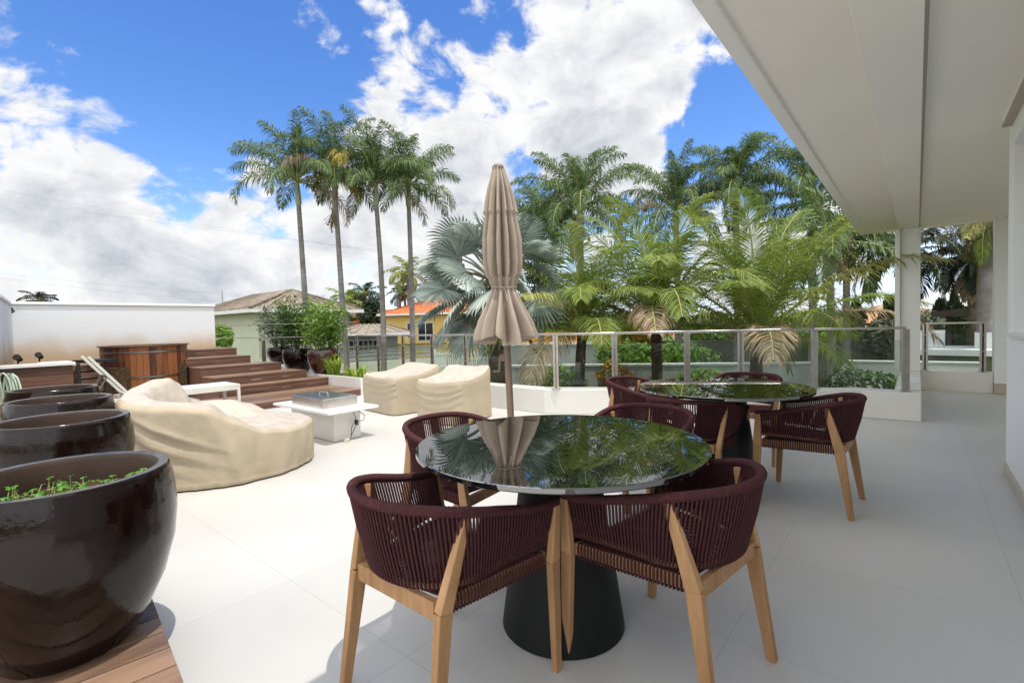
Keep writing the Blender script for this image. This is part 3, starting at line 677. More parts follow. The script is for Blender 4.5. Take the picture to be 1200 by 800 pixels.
def upath(n, wide, front, back, cx, z0, z1, splay=0.0):
    """U-shaped plan path: splayed sides then half an ellipse round the back"""
    pts = []
    Ls = front - cx; arc = math.pi*math.sqrt((wide*wide + back*back)/2); tot = 2*Ls + arc
    for i in range(n):
        s = tot*i/(n-1)
        if s < Ls: x = front - s; y = -(wide + splay*((x - cx)/Ls)**1.5)
        elif s < Ls + arc:
            t = (s - Ls)/arc*math.pi; x, y = cx - back*math.sin(t), -wide*math.cos(t)
        else: x = cx + (s - Ls - arc); y = wide + splay*((x - cx)/Ls)**1.5
        f = max(0., min(1., (front - x)/(front - cx + back))); f = f*f*(3-2*f)
        pts.append(Vector((x, y, z0 + (z1 - z0)*f)))
    return pts
def make_chair(label):
    t = thing('dining_chair', label, 'chair', (0,0,0), 0, 'burgundy rope dining chairs round the two tables')
    F, BK, CX, WD, SP = .245, .245, -.06, .288, .030
    Z0, Z1 = .635, .735
    top = upath(280, WD, F + .016, BK, CX, Z0, Z1, SP)
    q = MB(); q.tube(top, lambda u: .0168 + .0016*math.sin(u*279*math.pi*.97), 10); q.build('arm_rail', 'rope', t, smooth=70)
    lw_ = (WD - .052, F - .012, BK - .060, CX, .487, .475, SP + .012)
    q = MB(); q.tube(upath(110, *lw_), .0085, 6); q.build('lower_rail', 'teak', t, smooth=40)
    NC = 104
    tp = upath(NC, WD, F - .004, BK, CX, Z0, Z1, SP)
    lw = upath(NC, *lw_)
    q = MB()
    for i in range(NC):
        a, b = tp[i], lw[i]
        out = Vector((b.x - CX if b.x < CX else 0, b.y, 0)).normalized()*.010
        mid = (a + b)/2
        q.tube([a + out*.9, mid + out*1.5, b + out - Vector((0,0,.006))], .0043, 5, caps=False)
        q.tube([b + out - Vector((0,0,.004)), b - Vector((0,0,.0125)), b - out - Vector((0,0,.004))], .0040, 5, caps=False)
        q.tube([a - out*.9, mid - out*.3, b - out - Vector((0,0,.006))], .0043, 5, caps=False)
    q.build('back_cords', 'rope', t, smooth=180)
    def hw(x): return .206 + (x + .21)*.165
    for sg in (1, -1):
        q = MB(); q.bar((-.215, sg*(hw(-.215) - .014), .425), (.245, sg*(hw(.245) - .014), .428), .026, .045); q.build('side_rail', 'teak', t, bevel=.004)
    q = MB(); n = 32
    for i in range(n):
        x = -.185 + .405*i/(n-1); w = hw(x)
        zb, zt = .399, .4545
        pts = [(x, w - .03, zb), (x, w + .002, zb - .001), (x, w + .0065, zb + .012), (x, w + .0065, zt - .012), (x, w, zt)]
        pts += [(x, w*k, zt - .016*(1 - k*k)) for k in (.75, .4, 0, -.4, -.75)]
        pts += [(a_, -b_, c_) for a_, b_, c_ in pts[:5][::-1]]
        q.tube(pts, .0040, 5, caps=False)
    q.build('seat_cords', 'rope', t, smooth=180)
    q = MB(); q.bar((-.214, -.20, .420), (-.214, .20, .420), .026, .058); q.build('rear_rail', 'teak', t, bevel=.004)
    q = MB(); q.bar((.238, -.262, .416), (.238, .262, .416), .026, .05); q.build('front_rail', 'teak', t, bevel=.004)
    for sg in (1, -1):
        q = MB(); q.bar((.272, sg*.296, .0), (.256, sg*.300, .42), .024, .034, w1=.030, h1=.050, up=(1,0,0)); q.bar((.256, sg*.300, .42), (.246, sg*.322, .632), .030, .050, w1=.024, h1=.032, up=(1,0,0))
        q.build('leg', 'teak', t, bevel=.004)
        q = MB(); q.bar((-.272, sg*.238, .0), (-.207, sg*.222, .42), .026, .034, w1=.032, h1=.056, up=(1,0,0)); q.bar((-.207, sg*.222, .42), (-.140, sg*.262, .700), .032, .056, w1=.022, h1=.030, up=(1,0,0))
        q.build('leg', 'teak', t, bevel=.004)
    return t
CH = [ # (table, facing opposite of (da,db), floor position in camera-floor axes, yaw tweak, label)
 (T1, (-1, 0), (-.275, 1.806), 0, 'burgundy rope chair in the left foreground, half in sunlight'),
 (T1, (0, -1), (.609, 1.894), -8, 'burgundy rope chair in the right foreground, wholly in shade'),
 (T1, (0, 1), (-.302, 2.813), 6, 'sunlit burgundy chair behind the left edge of the near table'),
 (T1, (1, 0), (.755, 2.97), -4, 'burgundy chair behind the right edge of the near table, only its rim showing'),
 (T2, (0, 1), (1.228, 4.655), 0, 'sunlit burgundy chair left of the far table'),
 (T2, (-1, 0), (1.337, 3.628), 4, 'burgundy chair with its back to the near table, drawn up to the far table'),
 (T2, (0, -1), (2.142, 3.506), -2.7, 'burgundy chair right of the far table with legs and slatted seat in full view'),
 (T2, (1, 0), (2.257, 4.736), 0, 'burgundy chair beyond the far table, only its rim over the glass')]
proto = None
for i, (tt, (da, db), (oa, ob), tw, lab) in enumerate(CH):
    c = proto = make_chair(lab) if i == 0 else None
    if i == 0: first = c
    else: c = copy_tree(first); c['label'] = lab
    c.location = C2W(oa, ob); c.scale = (1.04, 1.04, 1.04)
    d = -W(da, db); c.rotation_euler = (0, 0, math.atan2(d.y, d.x) + R(tw))

# ================================================================== COVERED SEATS
def fold(v, c, w): return math.exp(-(abs(v - c)/w)**1.35)
def armchair(corner_px, az_left, wd, dp, hf, hb, label, seed):
    """covered club chair; front-left-bottom corner frame: +x along the front face to the left, +y back"""
    fc = G(*corner_px)
    t = thing('covered_armchair', label, 'armchair', (fc.x, fc.y, 0), az_left, 'club chairs under tan covers')
    rg = random.Random(seed); ph = [rg.uniform(0, 6) for _ in range(8)]
    n = 40; q = MB()
    # superellipse plan, rings up the sides then inwards over the top
    def plan(th, s=1.0, e=.24):
        c, s_ = math.cos(th), math.sin(th)
        x = math.copysign(abs(c)**e, c); y = math.copysign(abs(s_)**e, s_)
        return x, y
    NT = 160
    def top_z(u, v):                     # u across the front 0..1, v depth 0..1
        z = hf + (hb - hf)*max(0, min(1, (v - .15)/.8))**1.6
        z -= .075*fold(v, .30, .26)*(math.sin(math.pi*u)**.8)
        z += .05*fold(v, .95, .15)
        z += .008*math.sin(7*u + 5*v + ph[0]) + .006*math.sin(15*v - 6*u + ph[1])
        return z
    rows = []
    for k in range(34):                    # side rings
        zt = k/33
        row = []
        for j in range(NT):
            th = 2*math.pi*j/NT + math.pi/4
            x, y = plan(th)
            u, v = (x + 1)/2, (y + 1)/2
            tz = top_z(u, v); z = .012 + (tz - .012)*zt - .0
            o = 1.0 + .014*(1 - zt) - (.035*max(0, (zt - .90)/.10)**2)
            if y < -.85:                  # swags on the front face
                s = (u - .5)*2
                for zc, amp, dpth in ((tz - .09, .016, .10), (tz - .155, .018, .16), (tz - .26, .010, .17)):
                    zz = zc - dpth*(1 - s*s)*.55
                    o += amp*(fold(z, zz, .018) - .8*fold(z, zz - .035, .022))
            o += .006*fold(zt, .05, .02) + (.008*fold(x, .93, .03) if y < -.8 else 0)
            o += .005*math.sin(5*u + 9*zt + ph[2]) + .004*math.sin(11*v + 4*zt + ph[3])
            row.append(((x*o + 1)/2*wd, (y*o + 1)/2*dp, z))
        rows.append(row)
    q.grid(rows, 0, close_u=True)
    rows2 = [rows[-1]]
    for k in range(1, 16):
        f = 1 - k/15; row = []
        for j in range(NT):
            th = 2*math.pi*j/NT + math.pi/4; x, y = plan(th); g = .965*f if f > 0 else 0
            u, v = (x*g + 1)/2, (y*g + 1)/2
            row.append((u*wd, v*dp, top_z(u, v) + .012*(1 - (1 - k/15)**8)))
        rows2.append(row)
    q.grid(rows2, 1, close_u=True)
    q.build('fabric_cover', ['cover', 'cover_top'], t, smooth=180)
    q = MB()
    for x, y in ((.06, .06), (wd - .10, .06), (.06, dp - .10), (wd - .10, dp - .10)): q.box((x, y, 0), (x + .04, y + .04, .02))
    q.build('foot', 'black_metal', t)
    return t
def face_yaw(px0, px1):
    """yaw that puts local +x along the ground line seen between two photo points (left to right is +x)"""
    a = G(*px0); b = G(*px1); d = b - a; return math.atan2(d.y, d.x), a, d.length
y1, a1, w1 = face_yaw((423, 479), (461, 488))
y2, a2, w2 = face_yaw((486, 495), (541, 500))
armchair((423, 479), y1, w1, .92, .575, .66, 'tan covered armchair beside the wooden steps, behind the fire table', 3)
armchair((486, 495), y2, w2, .86, .585, .68, 'tan covered armchair nearer the umbrella pole', 8)

def daybed():
    c = C2W(-2.86, 4.79); Rr = .80
    t = thing('covered_daybed', 'round daybed under a loose tan cover with a raised curved back', 'daybed', (c.x, c.y, 0))
    NT = 200; rg = random.Random(2)
    # bearing (in camera-floor axes) of the back's middle: to the left and a bit towards the camera
    def camdir(th):                        # local angle measured in camera-floor axes -> world offset
        return C2W(math.cos(th), math.sin(th))
    BACK = R(180)
    def dang(th):
        d = (th - BACK + math.pi) % (2*math.pi) - math.pi; return d
    CP = [(0, .40), (85, .40), (102, .50), (115, .56), (138, .57), (150, .62), (160, .80), (170, .86), (190, .81), (215, .76), (250, .73), (275, .72), (292, .69), (305, .58), (322, .45), (340, .40), (360, .40)]
    def hrim(th):
        g_ = math.degrees(th) % 360
        for (a0, h0), (a1, h1) in zip(CP[:-1], CP[1:]):
            if g_ <= a1:
                f = (g_ - a0)/(a1 - a0); f = f*f*(3 - 2*f)*.5 + f*.5; return h0 + (h1 - h0)*f
        return .40
    def sz(r, th):                         # top surface, r in 0..1
        f = max(0, min(1, (r - .52)/.26)); f = f*f*(3 - 2*f)
        base = .40 + .03*math.cos(2.0*th)*r + .012*math.sin(9*r + 3*th) + .02*(1 - r)
        return base + (hrim(th) - base)*f + .005*math.sin(6*th + 11*r)*(1 - f*.6)
    q = MB(); rows = []
    NK = 46
    for k in range(NK):
        zt = k/(NK - 1); row = []
        for j in range(NT):
            th = 2*math.pi*j/NT; H_ = sz(.97, th); z = .014 + (H_ - .014)*zt
            d = dang(th)
            o = 1 + .045*math.sin(zt*math.pi)*(.4 + .6*(H_ > .5)) * (1 if H_ < .6 else .3) + .028*zt*(H_ - .4)/.4
            o -= .05*max(0, (zt - .92)/.08)**2
            # long diagonal drapery folds on the camera side
            if .25 < d < 2.3:
                env = math.sin((d - .25)/2.05*math.pi)
                for (dc, zc, sl, am, w) in ((.55, .52, -.42, .036, .040), (.80, .44, -.40, .046, .034), (1.10, .36, -.34, .050, .032), (1.45, .38, -.30, .060, .030), (1.65, .47, -.32, .060, .028), (1.05, .56, -.34, .036, .03)):
                    zz = zc + sl*(d - dc)
                    o += .6*am*env*(fold(z, zz, w) - .75*fold(z, zz - w*1.7, w*1.2))*fold(d, dc, .55)
            o += .006*math.sin(11*th + 3*zt) + .004*math.sin(23*th - 5*zt) + .007*fold(zt, .045, .02) + .006*fold(math.degrees(th), 305, .9) + .006*fold(math.degrees(th), 232, .9) + .012*math.sin(31*th + 4*math.sin(5*th))*(1 - zt)**2*.5
            o += .016*fold(d, 2.05 + .5*(.45 - z), .05) - .012*fold(d, 2.18 + .5*(.45 - z), .06)
            p = camdir(th)*Rr*o; row.append((p.x, p.y, z))
        rows.append(row)
    q.grid(rows, 0, close_u=True)
    top = [rows[-1]]
    for k in range(1, 30):
        r = .965*(1 - k/29); row = []
        for j in range(NT):
            th = 2*math.pi*j/NT; p = camdir(th)*Rr*r
            wr = .003*math.sin(40*r + 5*math.sin(3*th)) + .003*math.sin(17*p.x + 9*p.y)
            row.append((p.x, p.y, sz(r, th) + .012*(1 - (1 - k/29)**10) + wr))
        top.append(row)
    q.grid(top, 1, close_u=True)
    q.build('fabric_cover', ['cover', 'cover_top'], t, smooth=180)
    q = MB(); q.lathe([(Rr - .10, .0), (Rr - .08, .0), (Rr - .08, .10), (Rr - .10, .10)], 64); q.build('base_ring', 'black_metal', t)
daybed()

# ================================================================== FIRE TABLE
fh = .385
tf = G(385, 484, fh); fa, fb = tf.y, -tf.x
ft = thing('fire_table', 'white fire pit table with an overhanging top', 'fire table', (tf.x, tf.y, 0))
# local: front corner at origin, -x = b direction, +y = a direction
Lb, La = 1.36, .66
q = MB(); q.box((-Lb, 0, fh - .030), (0, La, fh)); q.build('table_top', 'marble_white', ft, bevel=.004)
q = MB(); q.box((-Lb + .17, .155, .004), (-.17, La - .15, fh - .031)); q.build('base', 'porcelain_kerb', ft, bevel=.004)
lid = thing('burner_cover', 'brushed steel burner cover with a handle resting on the fire table', 'lid', (tf.x, tf.y, fh + .001))
q = MB(); q.box((-Lb + .30, .10, 0), (-.30, La - .10, .115)); q.build('cover_box', 'steel', lid, bevel=.006)
q = MB(); q.tube([(-.78, .33, .116), (-.78, .33, .15), (-.58, .33, .15), (-.58, .33, .116)], .008, 8); q.build('handle', 'steel', lid, smooth=60)
q = MB(); x0 = -.17
pts = [(x0 + .02, .40, fh - .05), (x0 + .05, .42, .25), (x0 + .04, .36, .14), (x0 + .06, .34, .05), (x0 + .08, .30, .015)]
q.tube(pts, .004, 6)
q.tube([(x0 + .02, .46, fh - .05), (x0 + .08, .52, .27), (x0 + .09, .50, .22), (x0 + .05, .44, .20), (x0 + .05, .40, .14), (x0 + .06, .34, .05)], .004, 6)
cb_ = q.build('cable', 'cable', None, smooth=180, loc=(tf.x, tf.y, 0))
tag(cb_, 'thin black cable with an inline switch hanging from the fire table', 'cable')
q = MB(); q.box((-.022, -.014, -.032), (.022, .014, .032)); q.build('switch', 'cable', cb_, bevel=.006, loc=(x0 + .055, .42, .20))
q = MB(); q.tube([(0, -.03, .022), (.02, -.06, .022), (.05, -.09, .02)], lambda t: .017 + .010*t, 10); q.build('plug', 'cream_plastic', cb_, smooth=60, loc=(x0 + .08, .32, 0))

# ================================================================== UMBRELLA
UY = 4.8
ub = AT(598.5, 487, UY); ut = AT(583.5, 193, UY)
axis = (ut - ub).normalized(); foot = ub - axis*(ub.z/axis.z)
um = thing('parasol', 'closed taupe parasol with a brown pole, tied at the middle, leaning slightly', 'parasol', (foot.x, foot.y, 0))
def on_axis(z): return axis*(z/axis.z)
q = MB(); q.tube([on_axis(.06), on_axis(1.28)], .034, 16); q.tube([on_axis(1.2), on_axis(2.80)], .024, 12); q.build('pole', 'pole_brown', um, smooth=40)
ztop = ut.z
q = MB(); NP = 192
prof = [(0, .052), (.02, .058), (.22, .100), (.46, .128), (.475, .140), (.478, .118), (.75, .150), (1.0, .150), (1.16, .128), (1.235, .105), (1.27, .112), (1.40, .155), (1.55, .205), (1.70, .245), (1.76, .252)]
zb = 1.19; span = ztop - .03 - zb
def wob(th, k): return math.sin(th*3 + k)*.05 + math.sin(th*5 - 2*k)*.03
rows = []
NZ = 90
def prof_r(d):
    for (d0, r0), (d1, r1) in zip(prof[:-1], prof[1:]):
        if d <= d1: return r0 + (r1 - r0)*(d - d0)/max(1e-6, d1 - d0)
    return prof[-1][1]
LP = prof[-1][0]
for k in range(NZ + 1):
    f = k/NZ; d = LP*f; row = []
    r0 = prof_r(d)
    amp = .12 + .30*max(0, min(1, (d - .05)/.3))
    if abs(d - 1.235) < .12: amp *= .45
    if d > 1.27: amp = .16 + .24*min(1, (d - 1.27)/.3)
    for j in range(NP):
        th = 2*math.pi*j/NP
        tw = th + .10*math.sin(2*d + th)
        c = math.cos(12*tw + .6*math.sin(3*th)); pl = (abs(c)**.7)*math.copysign(1, c)
        rr = r0*(1 + amp*(pl - .25) + wob(th, d*1.3)*.9)
        hang = 0 if f < .9 else (f - .9)/.1*.055*(math.cos(6*tw + 1)*.6 + .5*math.sin(3*th))
        z = ztop - .03 - span*d/LP + hang
        p = on_axis(z); row.append((p.x + rr*math.cos(th), p.y + rr*math.sin(th), z))
    rows.append(row)
q.grid(rows, 0, close_u=True)
inner_rows = [[(on_axis(p[2]).x + (p[0] - on_axis(p[2]).x)*s, on_axis(p[2]).y + (p[1] - on_axis(p[2]).y)*s, p[2] + dz) for p in rows[-1]] for s, dz in ((.97, 0.002), (.55, .16), (.2, .22))]
q.grid([rows[-1]] + inner_rows, 0, close_u=True)
q.build('canopy', 'canopy', um, smooth=180)
q = MB(); p = on_axis(ztop - .035); q.lathe([(.0, .035), (.045, .03), (.058, .012), (.06, -.01), (.052, -.02)], 24, 0, tuple(p)); q.build('finial_cap', 'pole_brown', um, smooth=50)
zt_ = ztop - .03 - span*1.235/LP
q = MB(); pts = []
for j in range(37):
    a = 2*math.pi*j/36; p = on_axis(zt_ + .006*math.sin(3*a)); pts.append((p.x + .122*math.cos(a), p.y + .122*math.sin(a), p.z))
q.tube(pts, .006, 6, caps=False)
dc = (Vector((0,0,0)) - Vector((foot.x, foot.y, 0))).normalized(); p = on_axis(zt_) + dc*.125
q.tube([p, p + dc*.015 + Vector((.02,0,-.06)), p + dc*.012 + Vector((.03,.01,-.13))], .006, 6); q.tube([p, p + dc*.015 + Vector((-.025,0,-.05)), p + dc*.01 + Vector((-.03,-.01,-.10))], .006, 6)
q.build('tie_strap', 'canopy', um, smooth=180)
q = MB(); p = on_axis(1.17); q.lathe([(.03, -.05), (.05, -.05), (.052, .04), (.03, .05)], 16, 0, tuple(p)); q.build('runner_hub', 'beige_plastic', um, smooth=40)
sr = Vector((math.cos(YAW), math.sin(YAW), 0)); p = on_axis(.95)
q = MB(); q.bar(p - sr*.03 + Vector((0,0,.05)), p - sr*.085 + Vector((0,0,.05)), .03, .07); q.tube([p - sr*.08 + Vector((0,0,.05)), p - sr*.085 + Vector((0,0,-.08))], .012, 8); q.tube([p - sr*.085 + Vector((0,0,-.08)), p - sr*.15 + Vector((0,0,-.08))], .010, 8); q.build('crank', 'pole_brown', um, smooth=40)
q = MB(); q.lathe([(0, .0), (.28, .0), (.285, .03), (.25, .05), (.06, .062), (.05, .30), (.036, .31)], 48); q.build('base', 'pole_brown', um, smooth=40)
# ================================================================== PLANTS
UP = Vector((0, 0, 1))
def frond(q, base, az, e0, L_, droop, nleaf, lmax, width, mi, rmi, rg, plumose=.0, sag=.5, twist=0.0, start=.10, curl=1.5):
    """arching pinnate leaf"""
    nseg = 14; p = Vector(base); pts = [p.copy()]; tans = []
    h = Vector((math.cos(az), math.sin(az), 0)); side0 = Vector((-h.y, h.x, 0))
    bend = rg.uniform(-.25, .25)
    for i in range(nseg):
        s = (i + .5)/nseg; el = e0 - droop*s**curl
        hh = (h + side0*bend*s).normalized()
        d = hh*math.cos(el) + UP*math.sin(el); tans.append(d); p = p + d*(L_/nseg); pts.append(p.copy())
    q.tube(pts, lambda u: .022*L_/2.6*(1 - .85*u) + .003, 5, rmi, caps=False)
    for i in range(nleaf):
        s = start + (1 - start)*(i + .5)/nleaf
        k = min(nseg - 1, int(s*nseg)); f = s*nseg - k; P = pts[k].lerp(pts[k+1], f); T = tans[k]
        S = T.cross(UP); S = S.normalized() if S.length > .05 else side0
        Nn = S.cross(T).normalized()
        ln = lmax*(min(1, (s - start + .06)*3.2))*(1 - .72*max(0, (s - .55)/.45)**1.6)
        for sg in (1, -1):
            l = ln*rg.uniform(.82, 1.12)
            fw = .45 + .75*s
            lift = rg.uniform(-.12, .30) + rg.uniform(-1, 1)*plumose
            d = (S*sg + T*fw + Nn*lift).normalized()
            d2 = (d + UP*(-sag*rg.uniform(.6, 1.5)) ).normalized()
            d3 = (d2 + UP*(-sag*1.2*rg.uniform(.5, 1.5))).normalized()
            w = width*rg.uniform(.8, 1.15)
            wv = T - d*T.dot(d); wv = wv.normalized() if wv.length > .01 else Nn
            wv = (wv*.9 + Nn*rg.uniform(-.5, .5)).normalized()*w/2
            a = P; b = P + d*l*.40; c = b + d2*l*.35; e = c + d3*l*.25
            n = len(q.v)
            q.v.extend((tuple(a - wv*.4), tuple(a + wv*.4), tuple(b + wv), tuple(b - wv), tuple(c + wv*.75), tuple(c - wv*.75), tuple(e)))
            q.f.extend(((n, n+1, n+2, n+3), (n+3, n+2, n+4, n+5), (n+5, n+4, n+6))); q.m += [mi]*3

def trunk_mesh(q, top, base, r0, r1, rings, rg, bulge=0):
    n = rings*4; bend = Vector((rg.uniform(-.08,.08), rg.uniform(-.08,.08), 0))
    pts = []; rr = []
    for i in range(n + 1):
        u = i/n; pts.append(base.lerp(top, u) + bend*math.sin(math.pi*u)); 
        r = r0 + (r1 - r0)*u + bulge*math.exp(-((u - .45)/.3)**2) + r0*.35*math.exp(-u*n/5)
        r *= 1 + (.045 if i % 4 == 0 else -.01) + rg.uniform(-.012, .012); rr.append(r)
    q.tube(pts, lambda u: rr[min(n, int(round(u*n)))], 12)

def palm(name, label, group, px, Y, py_base, mats, n, L_, lmax, width, seed, r=(.13, .11), shaft=0, e_rng=(-.5, 1.35), droop=(1.0, 1.7), nleaf=42, plumose=0, sag=.5, yellow=.12, dry=.08, px_ground=None, trunk='trunk_grey', gz=None, rings=30, curl=1.5, azbias=None):
    rg = random.Random(seed)
    top = AT(px, py_base, Y); g = AT(px if px_ground is None else px_ground, py_base, Y); g.z = GZ if gz is None else gz
    t = thing(name, label, 'palm', (g.x, g.y, g.z - .02), 0, group); O = Vector((g.x, g.y, g.z - .02))
    tp = top - O
    q = MB(); trunk_mesh(q, tp, Vector((0,0,0)), r[0], r[1], rings, rg); q.build('trunk', trunk, t, smooth=60)
    cr_ = tp.copy()
    if shaft:
        q = MB(); d = (tp - Vector((0,0,0))).normalized()
        q.tube([tp - d*.02, tp + d*.08, tp + d*shaft*.3, tp + d*shaft*.65, tp + d*shaft], lambda u: r[1]*(1.05 + .5*math.sin(math.pi*min(1, u*1.15))*(1 - .35*u)) - r[1]*.35*u, 12); q.build('crownshaft', 'crownshaft', t, smooth=180)
        cr_ = tp + d*shaft*.96
    q = MB()
    for i in range(n):
        u = i/(n - 1); e0 = e_rng[1] + (e_rng[0] - e_rng[1])*u**.85 + rg.uniform(-.12, .12)
        az = i*2.39996 + rg.uniform(-.25, .25)
        l = L_*rg.uniform(.85, 1.1)*(.72 if u < .08 else 1)
        x = rg.random(); mi = 0
        if u > .5 and x < yellow*2: mi = 1
        if u > .72 and x < dry*3.5: mi = 2
        st = cr_ + Vector((math.cos(az), math.sin(az), 0))*r[1]*.5 - UP*(.25*u*max(.6, shaft*.3))
        frond(q, st, az, e0, l, rg.uniform(*droop)*(.75 + .4*u), nleaf, lmax, width, mi, 3, rg, plumose, sag*(1.5 if mi == 2 else 1), curl=curl)
    if not shaft:                          # fibrous leaf bases
        for i in range(14):
            a = i*2.39996; q.bar(cr_ - UP*.30 + Vector((math.cos(a), math.sin(a), 0))*r[1]*.8, cr_ + UP*.22 + Vector((math.cos(a), math.sin(a), 0))*(r[1]*1.3 + .10), .07, .03, 3, .05, .02)
    q.build('crown', mats, t)
    return t
ROY = ['royal', 'royal_yellow', 'dry', 'rachis']; COC = ['coco', 'coco_yellow', 'dry', 'rachis']; DRK = ['dark_palm', 'dark_palm', 'dry', 'rachis']
g1 = 'tall royal palms beyond the steps'
royals = [(350, 357, 232, 19.0, 21, 'leftmost of the four tall royal palms, with a drooping yellowing frond', 2.05),
          (393, 401, 222, 19.5, 22, 'second tall royal palm from the left, a dry seed cluster below its crown', 2.0),
          (441, 442, 232, 19.5, 23, 'third tall royal palm from the left, upright crown over a pale crownshaft', 2.05),
          (479, 477, 240, 20.5, 27, 'rightmost and lowest of the four tall royal palms', 1.95)]
for i, (px, pg, py, Y, sd_, lab, L_) in enumerate(royals):
    palm('royal_palm', lab, g1, px, Y, py + (8 if i < 3 else 2), ROY, 20, L_*1.34, .66, .028, sd_, (.125, .085), shaft=1.05, e_rng=(.0, 1.52), droop=(1.0, 1.9), nleaf=84, plumose=1.0, sag=1.1, curl=2.0, yellow=(.16 if i < 2 else .05), dry=.03, px_ground=pg, rings=46)
q = MB(); sp_ = AT(388, 252, 19.3); rg = random.Random(4)
for i in range(60):
    p = Vector((rg.gauss(0,.10), rg.gauss(0,.10), -.35 + rg.gauss(0,.17))); q.tube([Vector((.12,.05,.1)), p*.5 + Vector((.05,0,.05)), p], .008, 4)
    q.lathe([(0,-.03),(.03,0),(0,.03)], 5, 0, tuple(p))
tag(q.build('seed_cluster', 'dry', loc=sp_), 'dry tan seed cluster hanging below the second royal palm crown', 'seed cluster')
g2 = 'young coconut palms just beyond the railing'
palm('coconut_palm', 'young coconut palm right behind the parasol with yellowing lower fronds', g2, 683, 11.2, 383, COC, 24, 2.55, .72, .024, 31, (.12, .11), e_rng=(.12, 1.52), droop=(.8, 1.75), nleaf=78, sag=.5, curl=2.4, trunk='trunk_brown')
palm('coconut_palm', 'tallest of the young coconut palms, standing in the middle with a ringed trunk', g2, 768, 11.6, 373, COC, 25, 3.2, .82, .025, 35, (.13, .12), e_rng=(.15, 1.52), droop=(.7, 1.65), nleaf=90, sag=.5, curl=2.4, yellow=.10, dry=.09, trunk='trunk_brown')
palm('coconut_palm', 'young coconut palm beside the roof edge, one long frond reaching the white column', g2, 889, 10.4, 386, COC, 25, 3.05, .80, .024, 43, (.15, .12), e_rng=(.12, 1.52), droop=(.7, 1.6), nleaf=90, sag=.5, curl=2.4, yellow=.11, dry=.08, trunk='trunk_brown')
g3 = 'dark feathery palms behind the coconut palms'
for px, py, Y, sd_, lab, L_ in ((680, 262, 17, 51, 'dark feathery palm rising straight above the coconut palm nearest the parasol', 2.3), (792, 262, 19, 52, 'dark palm crown showing behind the tallest coconut palm', 2.5),
                          (862, 236, 18, 53, 'tall dark palm whose crown stands clear against the blue sky', 2.2), (950, 252, 17, 54, 'dark palm crown cut by the sloping roof edge', 2.6), (633, 285, 20, 57, 'dark palm crown peeking out between the silver palm and the parasol', 2.3)):
    palm('feather_palm', lab, g3, px, Y, py, ['royal', 'royal', 'dry', 'rachis'], 28, L_*1.15, .60, .030, sd_, (.14, .11), shaft=.7, e_rng=(-.1, 1.5), droop=(1.2, 2.0), nleaf=76, plumose=.8, sag=1.1, curl=1.9, yellow=.0, dry=.03, rings=40)
for px, Y, lab, sd_ in ((992, 15.5, 'slim grey palm trunk near the slanted white garden wall, crown hidden by the roof', 61), (971, 13.5, 'thin dark palm trunk standing just beyond the railing post', 62)):
    palm('feather_palm', lab, g3, px, Y, 285 if sd_ == 61 else 300, ['royal', 'royal', 'dry', 'rachis'], 18, 2.1, .62, .048, sd_, (.12, .09), shaft=.5, plumose=.45, sag=.8, yellow=.05, nleaf=40, rings=30)
palm('date_palm', 'dark drooping palm seen behind the white column', None, 1062, 15, 292, DRK, 26, 2.0, .50, .035, 71, (.15, .12), e_rng=(-.5, 1.2), droop=(1.3, 2.0), nleaf=48, sag=.7, px_ground=1046, trunk='trunk_brown')
palm('date_palm', 'dark shaggy palm hanging low at the end of the walkway', None, 1143, 14.5, 296, DRK, 24, 1.45, .50, .035, 72, (.16, .12), e_rng=(-1.1, .8), droop=(.9, 1.5), nleaf=44, sag=1.0, px_ground=1147, trunk='trunk_brown')
palm('royal_palm', 'thick ringed palm trunk by the end column with straw coloured foliage above', None, 1157, 13.2, 255, ['straw', 'coco_yellow', 'coco', 'rachis'], 34, 1.25, .34, .014, 73, (.17, .15), e_rng=(-1.0, 1.2), droop=(.6, 1.4), nleaf=90, plumose=1.3, sag=.6, yellow=.15, dry=.1, rings=30)
g4 = 'small far palms behind the houses'
for px, py, Y, L_, sd_, mt_, lab in ((428, 343, 52, 2.6, 81, DRK, 'far dark green palm over the grey roofed bungalow'), (478, 318, 48, 2.7, 82, COC, 'far straw-tinted palm over the orange roof'), (474, 343, 56, 2.2, 83, DRK, 'far low dark palm just left of the orange roof ridge'),
                              (408, 352, 50, 2.4, 84, COC, 'far pale green palm left of the dark one over the bungalow'), (46, 351, 55, 1.9, 85, DRK, 'far dark palm top peeking over the white garden wall')):
    palm('far_palm', lab, g4, px, Y, py, mt_, 18, L_, .8, .09, sd_, (.16, .12), e_rng=(-.5, 1.2), droop=(1.0, 1.7), nleaf=24, sag=.6, rings=12)

